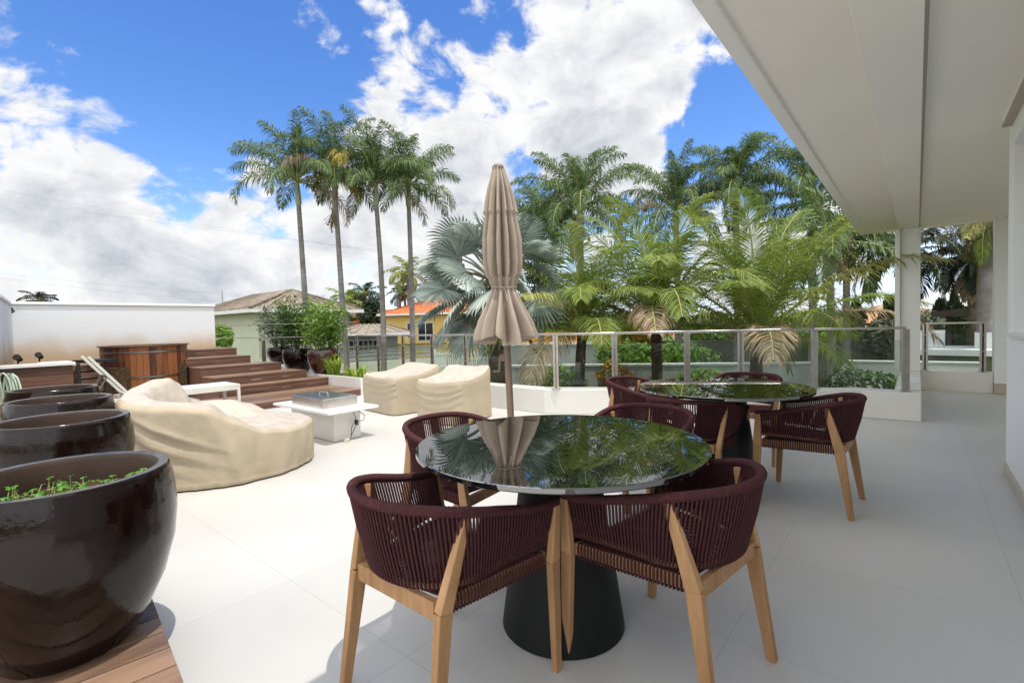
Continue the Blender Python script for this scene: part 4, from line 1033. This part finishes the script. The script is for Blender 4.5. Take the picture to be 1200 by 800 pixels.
# silver fan palm
def fan_palm():
    rg = random.Random(93); Y = 11.5
    c = AT(578, 322, Y); g = Vector((c.x, c.y, GZ)); O = g.copy()
    t = thing('silver_fan_palm', 'large silver-blue fan palm left of the parasol', 'palm', tuple(g))
    tp = c - O
    q = MB(); trunk_mesh(q, tp, Vector((0,0,0)), .24, .2, 18, rg); q.build('trunk', 'trunk_brown', t, smooth=60)
    q = MB()
    n = 46
    for i in range(n):
        u = i/(n - 1); az = i*2.39996 + rg.uniform(-.2, .2); el = 1.35 - 2.05*u**.8 + rg.uniform(-.1, .1)
        d = Vector((math.cos(az)*math.cos(el), math.sin(az)*math.cos(el), math.sin(el)))
        pl = rg.uniform(.85, 1.15)*(1.0 if u > .1 else .8)
        st = tp + d*.15 - UP*.3*u
        mid = st + d*pl*.55; end = st + d*pl - UP*.10*pl
        q.tube([st, mid, end], lambda s: .030*(1 - .5*s), 6, 1, caps=False)
        # blade plane: axis along d, bent downwards, spread on the side vector
        ax = (end - mid).normalized(); S = ax.cross(UP); S = S.normalized() if S.length > .05 else Vector((1,0,0)); S.rotate(Matrix.Rotation(rg.uniform(-.8, .8), 3, ax)); Nn = S.cross(ax).normalized()
        Rr = rg.uniform(.62, .86); ns = 36; spread = R(rg.uniform(118, 138))
        for k in range(ns):
            th = -spread + 2*spread*(k + .5)/ns; dth = spread/ns
            rl = Rr*(1 - .28*(abs(th)/spread)**2)*rg.uniform(.94, 1.05)
            def pt(a, r_, lift): 
                dr = ax*math.cos(a) + S*math.sin(a)
                return end + dr*r_ + Nn*lift*r_ - UP*(.16*r_*r_)
            s0, s1 = .52*rl, .80*rl
            n0 = len(q.v)
            mid_l = .075*(1 if k % 2 else 1)
            q.v.extend(tuple(p) for p in (end, pt(th - dth, s0, 0), pt(th, s0, mid_l*1.0), pt(th + dth, s0, 0), pt(th - dth*.55, s1, -.01), pt(th, s1, mid_l*.6), pt(th + dth*.55, s1, -.01), pt(th, rl, -.05*rg.uniform(0, 3))))
            q.f.extend(((n0, n0+1, n0+2), (n0, n0+2, n0+3), (n0+1, n0+4, n0+5, n0+2), (n0+2, n0+5, n0+6, n0+3), (n0+4, n0+7, n0+5), (n0+5, n0+7, n0+6))); q.m += [0]*6
    q.build('crown', ['silver', 'crownshaft'], t)
fan_palm()

def leaf_cloud(q, c, rad, n, s, rg, mi=0, shell=.55, flat=1.0):
    """leaf-sized faces scattered through an uneven volume"""
    lob = [(Vector((rg.gauss(0,1), rg.gauss(0,1), rg.gauss(0,.8))).normalized(), rg.uniform(.12, .32)) for _ in range(7)]
    for i in range(n):
        d = Vector((rg.gauss(0,1), rg.gauss(0,1), rg.gauss(0,1))).normalized()
        k = (shell + (1 - shell)*rg.random()**.7)
        bump = 1 + sum(a*max(0, d.dot(v))**5 for v, a in lob) - .15
        p = Vector(c) + Vector((d.x*rad[0], d.y*rad[1], d.z*rad[2]))*k*bump
        nrm = (d + Vector((rg.gauss(0,.6), rg.gauss(0,.6), rg.gauss(0,.6) + .3))).normalized()
        x = nrm.orthogonal().normalized(); x.rotate(Matrix.Rotation(rg.uniform(0, 6.28), 3, nrm)); y = nrm.cross(x)
        ss = s*rg.uniform(.6, 1.3)
        q.face([p - x*ss, p - y*ss*.42 + nrm*ss*.1, p + x*ss, p + y*ss*.42 + nrm*ss*.1], mi)
def bush(name, label, c, rad, n, s, mt_, seed, group=None, cat='bush'):
    rg = random.Random(seed); base = Vector((c[0], c[1], c[2] - rad[2])); t = thing(name, label, cat, tuple(base), 0, group)
    q = MB(); leaf_cloud(q, (0, 0, rad[2]), rad, n, s, rg); q.build('foliage', mt_, t)
    q = MB()
    for i in range(5): q.tube([(rg.uniform(-.1,.1)*rad[0], rg.uniform(-.1,.1)*rad[1], -.05), (rg.uniform(-.4,.4)*rad[0], rg.uniform(-.4,.4)*rad[1], rad[2]*.9)], .02*max(1, rad[2]), 5)
    q.build('stem', 'trunk_brown', t)
    return t
def cypress(label, px, Y, py_top, r, seed, gz=GZ):
    rg = random.Random(seed); tp = AT(px, py_top, Y); t = thing('cypress', label, 'cypress', (tp.x, tp.y, gz), 0, 'dark cypresses in front of the tiled roof'); h = tp.z - gz
    q = MB()
    for i in range(2600):
        u = rg.random()**.8; rr = r*(min(1, u*5)*(1 - u)**.55)*(.55 + .45*rg.random())*(1 + .22*math.sin(u*23 + 2*seed) ); a = rg.uniform(0, 6.28); rr *= 1 + .25*math.sin(3*a + u*9)
        p = Vector((rr*math.cos(a), rr*math.sin(a), u*h)); d = Vector((math.cos(a)*.5, math.sin(a)*.5, 1.2 + rg.gauss(0,.3))).normalized(); x = d.orthogonal().normalized(); x.rotate(Matrix.Rotation(rg.uniform(0, 6.28), 3, d)); s = rg.uniform(.07, .16)
        q.face([p - x*s*.4, p + d*s*1.4, p + x*s*.4])
    q.build('foliage', 'cypress', t); q = MB(); q.tube([(0,0,-.02), (0,0,h*.8)], .06, 6); q.build('trunk', 'trunk_brown', t)
for px, Y, py, r_, sd_, lab in ((1003, 24, 352, .75, 1, 'dark cypress left of the white column'), (1042, 23, 348, .8, 2, 'dark cypress touching the left edge of the white column'), (1102, 23, 352, .75, 3, 'broad dark cypress right of the white column'), (1118, 22, 343, .6, 4, 'slender pointed cypress above the pergola roof'), (1132, 25, 362, .6, 5, 'low dark cypress partly behind the pergola')):
    cypress(lab, px, Y, py, r_, sd_)

# potted shrubs on the steps
def potted(label, px, py, Y, zb, r, h, mt_pot, leaf, hs, sd_, n):
    c = AT(px, py, Y); t = thing('potted_shrub', label, 'potted plant', (c.x, c.y, zb), 0, 'potted shrubs on the wooden steps'); rg = random.Random(sd_)
    q = MB(); bowl_mesh(q, r, h, .03, 40); q.build('pot', [mt_pot, 'pot_inside'], t, smooth=50)
    q = MB(); q.disc(r*.88, h*.86, 24); q.build('soil', 'soil', t)
    q = MB(); st = MB()
    for i in range(15):
        a = rg.uniform(0, 6.28); rr = r*.6*rg.random()**.5; hh = hs*rg.uniform(.55, 1.0); p0 = Vector((rr*math.cos(a), rr*math.sin(a), h*.86)); p1 = p0 + Vector((rg.gauss(0, .28)*hs*.7, rg.gauss(0,.28)*hs*.7, hh)); md = p0.lerp(p1, .5) + Vector((rg.gauss(0,.04), rg.gauss(0,.04), .05)); st.tube([p0, md, p1], lambda u: .012*(1 - .6*u), 5)
        for k in range(n//15):
            u = rg.uniform(.12, 1.0)**.8; P = (p0.lerp(md, u*2) if u < .5 else md.lerp(p1, u*2 - 1)) + Vector((rg.gauss(0,.11), rg.gauss(0,.11), rg.gauss(0,.09)))
            nrm = Vector((rg.gauss(0,.7), rg.gauss(0,.7), 1)).normalized(); x = nrm.orthogonal().normalized(); x.rotate(Matrix.Rotation(rg.uniform(0,6.28), 3, nrm)); y = nrm.cross(x); s = rg.uniform(.03, .058)
            q.face([P - x*s, P - x*s*.1 - y*s*.5 + nrm*s*.12, P + x*s*1.1, P - x*s*.1 + y*s*.5 + nrm*s*.12])
    st.build('stem', 'trunk_brown', t); q.build('foliage', leaf, t)
potted('bushy shrub in the red-brown glazed pot on the steps', 380, 424, 10.9, .302, .34, .56, 'glaze_red', 'bush_bright', 1.12, 1, 2300)
potted('dense shrub in the dark middle pot on the steps', 350, 424, 11.6, .302, .34, .56, 'glaze', 'bush', 1.30, 2, 2300)
potted('sparse grey-green shrub in the small dark pot farthest back on the steps', 329, 420, 12.4, .463, .30, .42, 'glaze', 'bush_pale', 1.15, 3, 1500)

# planter with bladed plants at the end of the steps
pb = G(424, 466, .0)
pl = thing('planter_box', 'cream planter kerb with spiky yellow-green plants at the end of the steps', 'planter', W(5.47, 8.45))
q = MB(); q.box((-1.75, 0, .0), (-.0, .05, .34)); q.box((-.04, .052, .0), (0, .32, .32)); q.build('kerb_wall', 'porcelain_kerb', pl, bevel=.004)
q = MB(); q.box((-1.7, .052, .0), (-.045, .33, .26)); q.build('soil', 'soil', pl)
rg = random.Random(8); q = MB()
for cx_, cy_, k, hh in ((-.25, .17, 46, .34), (-.7, .2, 30, .3), (-1.2, .18, 60, .55), (-1.5, .2, 50, .62)):
    for i in range(k):
        a = rg.uniform(0, 6.28); b0 = Vector((cx_ + rg.gauss(0,.07), cy_ + rg.gauss(0,.04), .25)); d = Vector((math.cos(a), math.sin(a), 0)); l = hh*rg.uniform(.6, 1.1); sd2 = Vector((-d.y, d.x, 0))*.016
        p1 = b0 + UP*l*.6 + d*l*.18; p2 = b0 + UP*l*.9 + d*l*.45
        q.face([b0 - sd2*.6, b0 + sd2*.6, p1 + sd2, p1 - sd2]); q.face([p1 - sd2, p1 + sd2, p2])
q.build('foliage', 'blade', pl)

# guard post and wires on the upper steps
gp = AT(309.5, 419, 11.2)
gd = thing('wire_fence', 'grey post with taut wires beside the upper steps', 'fence', (gp.x, gp.y, 0))
q = MB(); q.box((-.03, -.03, 0), (.03, .03, gp.z + .40)); q.build('post', 'steel_dark', gd)
for zz, in ((gp.z + .10 + .36,), (gp.z + .36 + .40,)):
    e0 = AT(250, 397, 12.3) - gp; e1 = AT(418, 399, 10.6) - gp
    for k_, dz in enumerate((0,)):
        q = MB(); q.tube([Vector((e0.x, e0.y, zz)), Vector((0,0,zz)), Vector((e1.x, e1.y, zz))], .008, 5); q.build('wire', 'steel_dark', gd)

# ================================================================== GARDEN WALLS, STREET AND HOUSES
def wall_run(name, label, pts, zt, zb, th, mt_, cap=None, cat='wall'):
    """pts: [(px, Y)] plan run"""
    P = []
    for px, Y in pts:
        p = AT(px, 400, Y); P.append(Vector((p.x, p.y, 0)))
    O = P[0].copy(); t = thing(name, label, cat, (O.x, O.y, 0))
    q = MB()
    for a, b in zip(P[:-1], P[1:]):
        a = a - O; b = b - O; q.bar(a + UP*(zt + zb)/2, b + UP*(zt + zb)/2, th, zt - zb)
    q.build('wall_body', mt_, t)
    if cap:
        q = MB()
        for a, b in zip(P[:-1], P[1:]): q.bar(a - O + UP*(zt + .03), b - O + UP*(zt + .03), th + .06, .055)
        q.build('coping', cap, t)
    return t
wall_run('retaining_wall', 'grey garden retaining wall seen through the railing glass', [(560, 15.5), (700, 15.0), (955, 14.0)], -.02, GZ - .1, .25, 'concrete', 'concrete_light')
wall_run('boundary_wall', 'mossy dark boundary wall behind the grey retaining wall', [(740, 21), (870, 19), (1060, 17.5)], .42, GZ - .1, .25, 'mossy', 'mossy')
wall_run('boundary_wall', 'old stained wall under the orange hoarding', [(560, 23), (700, 22.5)], .30, GZ - .1, .25, 'concrete', 'concrete_light')
# slanted white garden wall on the right
a = AT(993, 424, 12.2); b = AT(1062, 426, 11.6); c = AT(950, 470, 12.6)
sw = thing('slanted_wall', 'white garden wall with a sloping end by the column', 'wall', (a.x, a.y, 0)); O = Vector((a.x, a.y, 0))
q = MB(); z1 = a.z; v_ = (b - a); v_.z = 0; e = (c - a); e.z = 0; nn_ = Vector((-v_.y, v_.x, 0)).normalized()*.2
prof = [e + UP*GZ, e + UP*(c.z), Vector((0,0,z1)), v_*2.2 + UP*z1, v_*2.2 + UP*GZ]
n0 = len(q.v); k = len(prof)
q.face(prof); q.face([p + nn_ for p in prof][::-1])
for i in range(k): q.face([prof[i], prof[i] + nn_, prof[(i+1) % k] + nn_, prof[(i+1) % k]])
q.build('wall_body', 'concrete_light', sw)
q = MB(); q.bar(Vector((0,0,z1+.02)) + nn_*.5, v_*2.2 + UP*(z1+.02) + nn_*.5, .26, .035); q.build('coping', 'concrete_light', sw)
# orange hoarding
o0 = AT(600, 405, 23.5); o1 = AT(680, 404, 23.2)
q = MB(); q.bar((0, 0, 0), (o1.x - o0.x, o1.y - o0.y, 0), .08, .62); 
tag(q.build('hoarding', 'stucco_orange', loc=(o0.x, o0.y, .62)), 'bright orange painted hoarding behind the parasol', 'hoarding')
q = MB(); dv = Vector((o1.x - o0.x, o1.y - o0.y, 0))
for i in range(40): q.bar(dv*i/39*1.25 + Vector((.1,-.25,-.1)), dv*i/39*1.25 + Vector((.1,-.25,.12)), .05, .03)
q.bar(Vector((.1,-.25,.06)), dv*1.25 + Vector((.1,-.25,.06)), .03, .04)
tag(q.build('trellis', 'picket', loc=(o0.x, o0.y, .33)), 'low white trellis strip below the orange hoarding', 'trellis')

# street with kerb and pavement
def strip(name, p0, p1, w0, w1, z, mt_):
    d = (p1 - p0); d.z = 0; d.normalize(); n_ = Vector((-d.y, d.x, 0)); q = MB()
    a = p0 - d*60; b = p1 + d*60
    q.face([Vector((v.x, v.y, z)) for v in (a + n_*w0, b + n_*w0, b + n_*w1, a + n_*w1)])
    o = q.build(name, mt_); tag(o, kind='structure'); return o
r0 = AT(520, 440, 31); r1 = AT(900, 440, 29)
strip('road', r0, r1, -3.2, 3.2, GZ + .012, 'road'); 
q = MB()
d = (r1 - r0); d.z = 0; d.normalize(); n_ = Vector((-d.y, d.x, 0))
for s in (-1, 1): q.bar(Vector((r0.x, r0.y, GZ + .06)) - d*60 + n_*s*4.0, Vector((r1.x, r1.y, GZ + .06)) + d*60 + n_*s*4.0, 1.6, .14)
tag(q.build('pavement', 'concrete_light'), kind='structure')

# breeze-block wall + low grey wall and picket fence on the left
bw0 = AT(372, 408, 25); bw1 = AT(522, 406, 29)
bb = thing('breeze_block_wall', 'pale green wall topped with pierced breeze blocks behind the palms', 'wall', (bw0.x, bw0.y, 0)); dv = Vector((bw1.x - bw0.x, bw1.y - bw0.y, 0)); zt = bw0.z
q = MB(); q.bar(UP*((zt - .85 + GZ)/2), dv + UP*((zt - .85 + GZ)/2), .2, zt - .85 - GZ); q.build('wall_body', 'stucco_cream', bb)
q = MB(); nbk = 44
for i in range(nbk):
    p = dv*(i + .5)/nbk; hw = dv.length/nbk/2; dd = dv.normalized()
    for r_, zc in ((min(hw, .2)*.95, zt - .64), (min(hw, .2)*.95, zt - .26)):
        pts = [p + dd*r_*math.cos(2*math.pi*j/12) + UP*(zc + r_*math.sin(2*math.pi*j/12)) for j in range(13)]
        q.tube(pts, .035, 5, caps=False)
q.bar(UP*(zt - .84), dv + UP*(zt - .84), .16, .05); q.bar(UP*(zt - .45), dv + UP*(zt - .45), .14, .04)
q.build('pierced_blocks', 'concrete', bb)
q = MB(); q.bar(UP*(zt - .03), dv + UP*(zt - .03), .26, .10); q.build('coping', 'mossy', bb)
f0 = AT(508, 424, 26); f1 = AT(582, 422, 25); dv = Vector((f1.x - f0.x, f1.y - f0.y, 0))
pf = thing('picket_fence', 'white picket fence under the silver fan palm', 'fence', (f0.x, f0.y, 0)); q = MB()
zt = f0.z + .55
for i in range(30): q.bar(dv*i/29 + UP*(GZ), dv*i/29 + UP*zt, .06, .03)
q.build('picket', 'picket', pf)
q = MB(); q.bar(UP*(zt - .15), dv + UP*(zt - .15), .04, .06); q.bar(UP*(zt - .8), dv + UP*(zt - .8), .04, .06); q.build('fence_rail', 'picket', pf)
q = MB()
for u in (0, .5, 1): q.bar(dv*u + UP*GZ, dv*u + UP*(zt + .12), .2, .2)
q.build('fence_post', 'stucco_white', pf)

def hip_house(name, label, px0, px1, Y0, Y1, py_eave, depth, roof_h, wall_m, roof_m, windows=(), over=.6, gz=GZ, ridge_in=None, gut=True):
    """front wall from (px0,Y0) to (px1,Y1); windows: (u0,u1,z0,z1) as fractions of the wall, heights below the eave in m"""
    e0 = AT(px0, py_eave, Y0); e1 = AT(px1, py_eave, Y1); ze = (e0.z + e1.z)/2
    O = Vector((e0.x, e0.y, gz)); t = thing(name, label, 'house', tuple(O)); dv = Vector((e1.x - e0.x, e1.y - e0.y, 0)); Lw = dv.length; d = dv.normalized(); nb_ = Vector((-d.y, d.x, 0))
    if nb_.dot(FWD) < 0: nb_ = -nb_
    h = ze - gz
    def P(x, y, z): return d*x + nb_*y + UP*z
    q = MB(); pl = [P(0, 0, 0), P(Lw, 0, 0), P(Lw, depth, 0), P(0, depth, 0)]
    q.prism([(p.x, p.y) for p in pl], 0, h); q.build('wall', wall_m, t)
    o = over; ri = ridge_in if ridge_in is not None else min(depth/2 + o, Lw/2)
    A, B, C, D = P(-o, -o, h), P(Lw + o, -o, h), P(Lw + o, depth + o, h), P(-o, depth + o, h)
    R0, R1 = P(-o + ri, depth/2, h + roof_h), P(Lw + o - ri, depth/2, h + roof_h)
    q = MB()
    for f in ([A, B, R1, R0], [B, C, R1], [C, D, R0, R1], [D, A, R0]):
        q.face([p + UP*.12 for p in f])
    q.face([A + UP*.118, D + UP*.118, C + UP*.118, B + UP*.118])
    # tile courses as real ribs running down the front slopes
    def ribs(a, b, c, dd_, n_):
        for i in range(n_ + 1):
            u = i/n_; p = a.lerp(b, u); s = dd_.lerp(c, u); q.bar(p + UP*.14, s + UP*.14, .13, .06)
    ribs(A, B, R1, R0, max(6, int(Lw*2.2))); ribs(D, A, R0, R0, max(6, int(depth*2))); ribs(B, C, R1, R1, max(6, int(depth*2)))
    rf = q.build('roof', roof_m, t)
    q = MB()
    for a_, b_ in ((A, B), (B, C), (D, A)): q.bar(a_ + UP*.03, b_ + UP*.03, .08, .16)
    q.build('eave_board', 'stucco_white', t)
    for u0, u1, z0, z1 in windows:
        q = MB(); w0, w1 = u0*Lw, u1*Lw
        for (xa, xb, za, zb_) in ((w0 - .06, w1 + .06, z1, z1 + .06), (w0 - .06, w1 + .06, z0 - .06, z0), (w0 - .06, w0, z0, z1), (w1, w1 + .06, z0, z1), ((w0+w1)/2 - .03, (w0+w1)/2 + .03, z0, z1)):
            pts = [P(xa, -.05, h - 0), P(xb, -.05, 0), P(xb, .02, 0), P(xa, .02, 0)]; q.prism([(p.x, p.y) for p in pts], h - 1.0 + za - 1.0, h - 2.0 + zb_)
        wf = q.build('window', 'stucco_white', t)
        q = MB(); pts = [P(w0, -.02, 0), P(w1, -.02, 0), P(w1, .012, 0), P(w0, .012, 0)]; q.prism([(p.x, p.y) for p in pts], h - 2 + z0, h - 2 + z1); q.build('window_pane', 'window_dark', wf)
    return t, d, nb_, Lw, h
# left house in two volumes
hip_house('neighbour_house', 'pale green-grey house with a weathered tile roof left of the potted shrubs', 236, 302, 27, 22.5, 368, 4.6, 1.05, 'stucco_cream', 'roof_tile', windows=((.42, .55, .2, 1.3),), ridge_in=1.9)
t_, d_, n__, Lw, h = hip_house('neighbour_house', 'set-back wing with dark openings behind the potted shrubs', 306, 352, 25, 26, 366, 8, 1.0, 'stucco_cream', 'roof_tile', windows=((.05, .38, -.6, 1.5), (.55, .7, .1, 1.4)))
hip_house('bungalow', 'low grey roofed bungalow with a dark window strip between the palm trunks', 404, 466, 33, 34, 392, 8, .62, 'concrete', 'roof_tile', windows=((.08, .24, .9, 1.6), (.26, .42, .9, 1.6), (.44, .6, .9, 1.6)), over=1.0)
hip_house('yellow_house', 'yellow house with a bright orange tile roof', 452, 560, 46, 44, 368, 10, 1.9, 'stucco_yellow', 'roof_orange', windows=((.24, .31, -.1, 1.2), (.36, .52, -.4, 1.2)))
hip_house('orange_roof_house', 'lower orange roof to the left of the yellow house', 398, 452, 52, 50, 386, 9, 2.0, 'stucco_white', 'roof_orange')
hip_house('white_house', 'far white house with red roof seen under the palm fronds', 775, 870, 48, 48, 395, 8, 1.0, 'stucco_white', 'roof_orange', windows=((.1, .2, .6, 1.5), (.5, .62, .6, 1.5)))
hip_house('white_house', 'far orange-roofed white house right of the middle coconut palm', 728, 762, 42, 42, 402, 7, .9, 'stucco_white', 'roof_orange', windows=((.3, .6, .7, 1.5),))
hip_house('clay_roof_house', 'long house with a pale clay tile roof behind the cypresses', 985, 1165, 34, 31, 384, 9, 1.5, 'stucco_white', 'roof_clay', windows=((.25, .32, .5, 1.6), (.6, .68, .5, 1.6)))
# antenna on the left house
an = AT(261, 362, 26)
q = MB(); q.tube([(0,0,-.6), (0,0,1.0)], .02, 5)
for i in range(5): q.bar((-.3 + .06*i, 0, .55 + .09*i), (.3 - .06*i, 0, .55 + .09*i), .012, .012)
tag(q.build('roof_antenna', 'steel_dark', loc=an), 'thin television antenna on the left house roof', 'antenna')
# pool bar on the right
pa = AT(1082, 412, 13.3); pb_ = AT(1150, 409, 12.5)
pbm = thing('pool_bar', 'low white counter block beyond the walkway', 'counter', (pa.x, pa.y, 0)); O = Vector((pa.x, pa.y, 0)); dv = pb_ - pa; dv.z = 0; d = dv.normalized(); nb_ = Vector((-d.y, d.x, 0)); nb_ = nb_ if nb_.dot(FWD) > 0 else -nb_
def P2(x, y): p = d*x + nb_*y; return (p.x, p.y)
q = MB(); q.prism([P2(-.5, 0), P2(dv.length + .4, 0), P2(dv.length + .4, 2), P2(-.5, 2)], GZ, .22); q.build('base', 'mossy', pbm)
q = MB(); q.prism([P2(-.6, -.1), P2(dv.length + .5, -.1), P2(dv.length + .5, 2.1), P2(-.6, 2.1)], .222, .38); q.build('counter_top', 'stucco_white', pbm)
q = MB(); q.prism([P2(-.4, 1.2), P2(.35, 1.2), P2(.35, 1.9), P2(-.4, 1.9)], .382, .85); q.prism([P2(1.0, .9), P2(2.4, .9), P2(2.4, 1.9), P2(1.0, 1.9)], .382, .80); q.build('upstand', 'stucco_white', pbm)
pg0 = AT(1108, 368, 19); pg1 = AT(1152, 363, 18)
pgt = thing('pergola', 'dark brown pergola roof in front of the clay tiles', 'pergola', (pg0.x, pg0.y, GZ)); dv = pg1 - pg0; dv.z = 0; hh = pg0.z - GZ
q = MB(); q.bar(UP*hh, dv*1.6 + UP*(hh + .15), 2.2, .22); q.build('roof', 'pergola', pgt)
for u in (.1, 1.1):
    q = MB(); q.bar(dv*u, dv*u + UP*(hh - .1), .14, .14); q.build('post', 'pergola', pgt)

# ------------------------------------------------------------------ shrubs and hedges in the garden
def at_ground(px, Y, z): p = AT(px, 400, Y); return (p.x, p.y, z)
bs = [('green shrub mound under the parasol cloth, behind the orange hoarding', 655, 27, .9, (2.2, 1.2, .9), 900, .16, 'bush_bright'),
 ('leafy bed along the grey wall behind the near coconut palm', 735, 18.3, .05, (1.6, .8, .55), 900, .11, 'bush_bright'),
 ('leafy bed right of the ringed coconut trunk', 790, 18.0, .05, (1.4, .8, .55), 900, .11, 'bush_bright'),
 ('orange and yellow croton bush below the coconut fronds', 755, 20.2, .95, (.9, .8, .9), 700, .13, 'croton'),
 ('orange tinted croton beside the tallest coconut trunk', 715, 19.5, .75, (.7, .7, .8), 500, .13, 'croton'),
 ('green shrub above the mossy wall beyond the third coconut palm', 905, 21, .35, (1.3, .8, .5), 700, .12, 'bush_bright'),
 ('low green mound left of the slanted white wall', 945, 20.5, .3, (1.2, .7, .45), 600, .12, 'bush'),
 ('glossy dark hedge at the foot of the slanted white wall', 1022, 10.6, -.35, (1.0, .45, .48), 1500, .07, 'bush'),
 ('pale feathery bush by the railing end', 1036, 17, .55, (.75, .7, .8), 900, .12, 'bush_pale'),
 ('bright clump of leaves at the foot of the clay roofed house', 985, 19, .35, (.8, .7, .5), 600, .12, 'bush_bright'),
 ('dark hedge strip below the railing behind the parasol pole', 640, 11.2, -1.0, (1.6, .5, .75), 1300, .09, 'bush'),
 ('dark hedge strip below the railing behind the near coconut palm', 725, 10.9, -.95, (1.0, .5, .7), 1000, .09, 'bush'),
 ('bright green shrub between the white wall and the left house', 257, 17, 1.05, (.55, .5, .5), 900, .09, 'bush_bright'),
 ('bright green shrub against the grey wall left of the near coconut trunk', 655, 14.6, -.45, (.8, .4, .5), 700, .10, 'bush_bright'),
 ('orange leaved croton against the grey wall right of the near coconut trunk', 722, 14.3, -.4, (.6, .4, .55), 600, .10, 'croton'),
 ('bright green shrub against the grey wall between the two ringed trunks', 825, 14.0, -.5, (1.0, .4, .5), 800, .10, 'bush_bright'),
 ('small green bush behind the clay roofed house corner', 1086, 20, .9, (.7, .7, .75), 700, .12, 'bush_pale')]
for i, (lab, px, Y, zc, rad, n, s, mt_) in enumerate(bs):
    rd = rad; c = at_ground(px, Y, zc)
    bush('shrub', lab, c, rd, n, s, mt_, 100 + i)
for i, (lab, px, Y, zc, rad, mt_) in enumerate((('dark conical tree behind the bungalow', 437, 48, 1.6, (1.3, 1.3, 3.4), 'cypress'), ('round green tree left of the far palms', 415, 55, 1.5, (2.2, 2.0, 3.3), 'bush'), ('low spreading tree behind the middle coconut palm', 745, 36, .3, (4.0, 3, 1.9), 'bush_bright'), ('low green tree behind the third coconut palm', 850, 38, .2, (4.5, 3, 1.7), 'bush'), ('leafy tree behind the slim trunks', 935, 34, .3, (3.6, 3, 1.9), 'bush_bright'), ('green tree beyond the orange hoarding', 640, 40, .9, (4, 3, 2.6), 'bush_bright'))):
    rg = random.Random(300 + i); c = at_ground(px, Y, zc); t = thing('tree', lab, 'tree', (c[0], c[1], GZ))
    q = MB()
    for k in range(9): leaf_cloud(q, (rg.gauss(0,.42)*rad[0], rg.gauss(0,.42)*rad[1], zc - GZ + rg.gauss(0,.35)*rad[2]), (rad[0]*.5, rad[1]*.5, rad[2]*.38), 420, .20, rg, shell=.3)
    q.build('crown', mt_, t)
    q = MB(); q.tube([(0,0,-.02), (.1,0,(zc - GZ)*.5), (0,.1,zc - GZ)], lambda u: .2*(1 - .5*u), 8)
    for k in range(4): q.tube([(0,.05,(zc-GZ)*.6), (rg.gauss(0,.5)*rad[0]*.7, rg.gauss(0,.5)*rad[1]*.7, zc - GZ + rg.uniform(0,.5)*rad[2])], .06, 5)
    q.build('trunk', 'trunk_brown', t)
# far-off belt of trees on the horizon
rg = random.Random(77); q = MB()
for i in range(240):
    az = R(-62 + 124*i/239) ; Dd = rg.uniform(130, 190); c = CM.to_3x3() @ Vector((0,0,-1)); h_ = Vector((FWD.x, FWD.y, 0)); h_.rotate(Matrix.Rotation(-az, 3, 'Z'))
    p = h_*Dd/max(.35, math.cos(az)**.3); leaf_cloud(q, (p.x, p.y, GZ + 1.2), (rg.uniform(3, 6), rg.uniform(3, 6), rg.uniform(2.0, 4.2)), 90, .75, rg, shell=.4)
tag(q.build('distant_trees', 'bush'), 'far-off belt of trees along the horizon', 'trees', kind='stuff')
# overhead wires in the sky on the left
for i, (pa_, pb2) in enumerate((((-20, 214, 40), (430, 286, 30)), ((-20, 226, 40), (560, 300, 30)), ((-20, 312, 34), (270, 338, 33)), ((-20, 318, 34), (330, 352, 33)))):
    a = AT(*pa_); b = AT(*pb2); b = a + (b - a)*1.6; a = a - (b - a)*.3; q = MB(); pts = [Vector((0,0,0)).lerp(b - a, j/16) - UP*(.5*math.sin(math.pi*j/16)) for j in range(17)]
    q.tube(pts, .0045, 4); o = q.build('power_line', 'steel_dark', loc=a); tag(o, ['upper of the pair of thin overhead wires crossing the clouds', 'lower of the pair of thin overhead wires crossing the clouds', 'upper thin wire just above the white garden wall', 'lower thin wire just above the white garden wall'][i], 'wire', 'overhead wires')
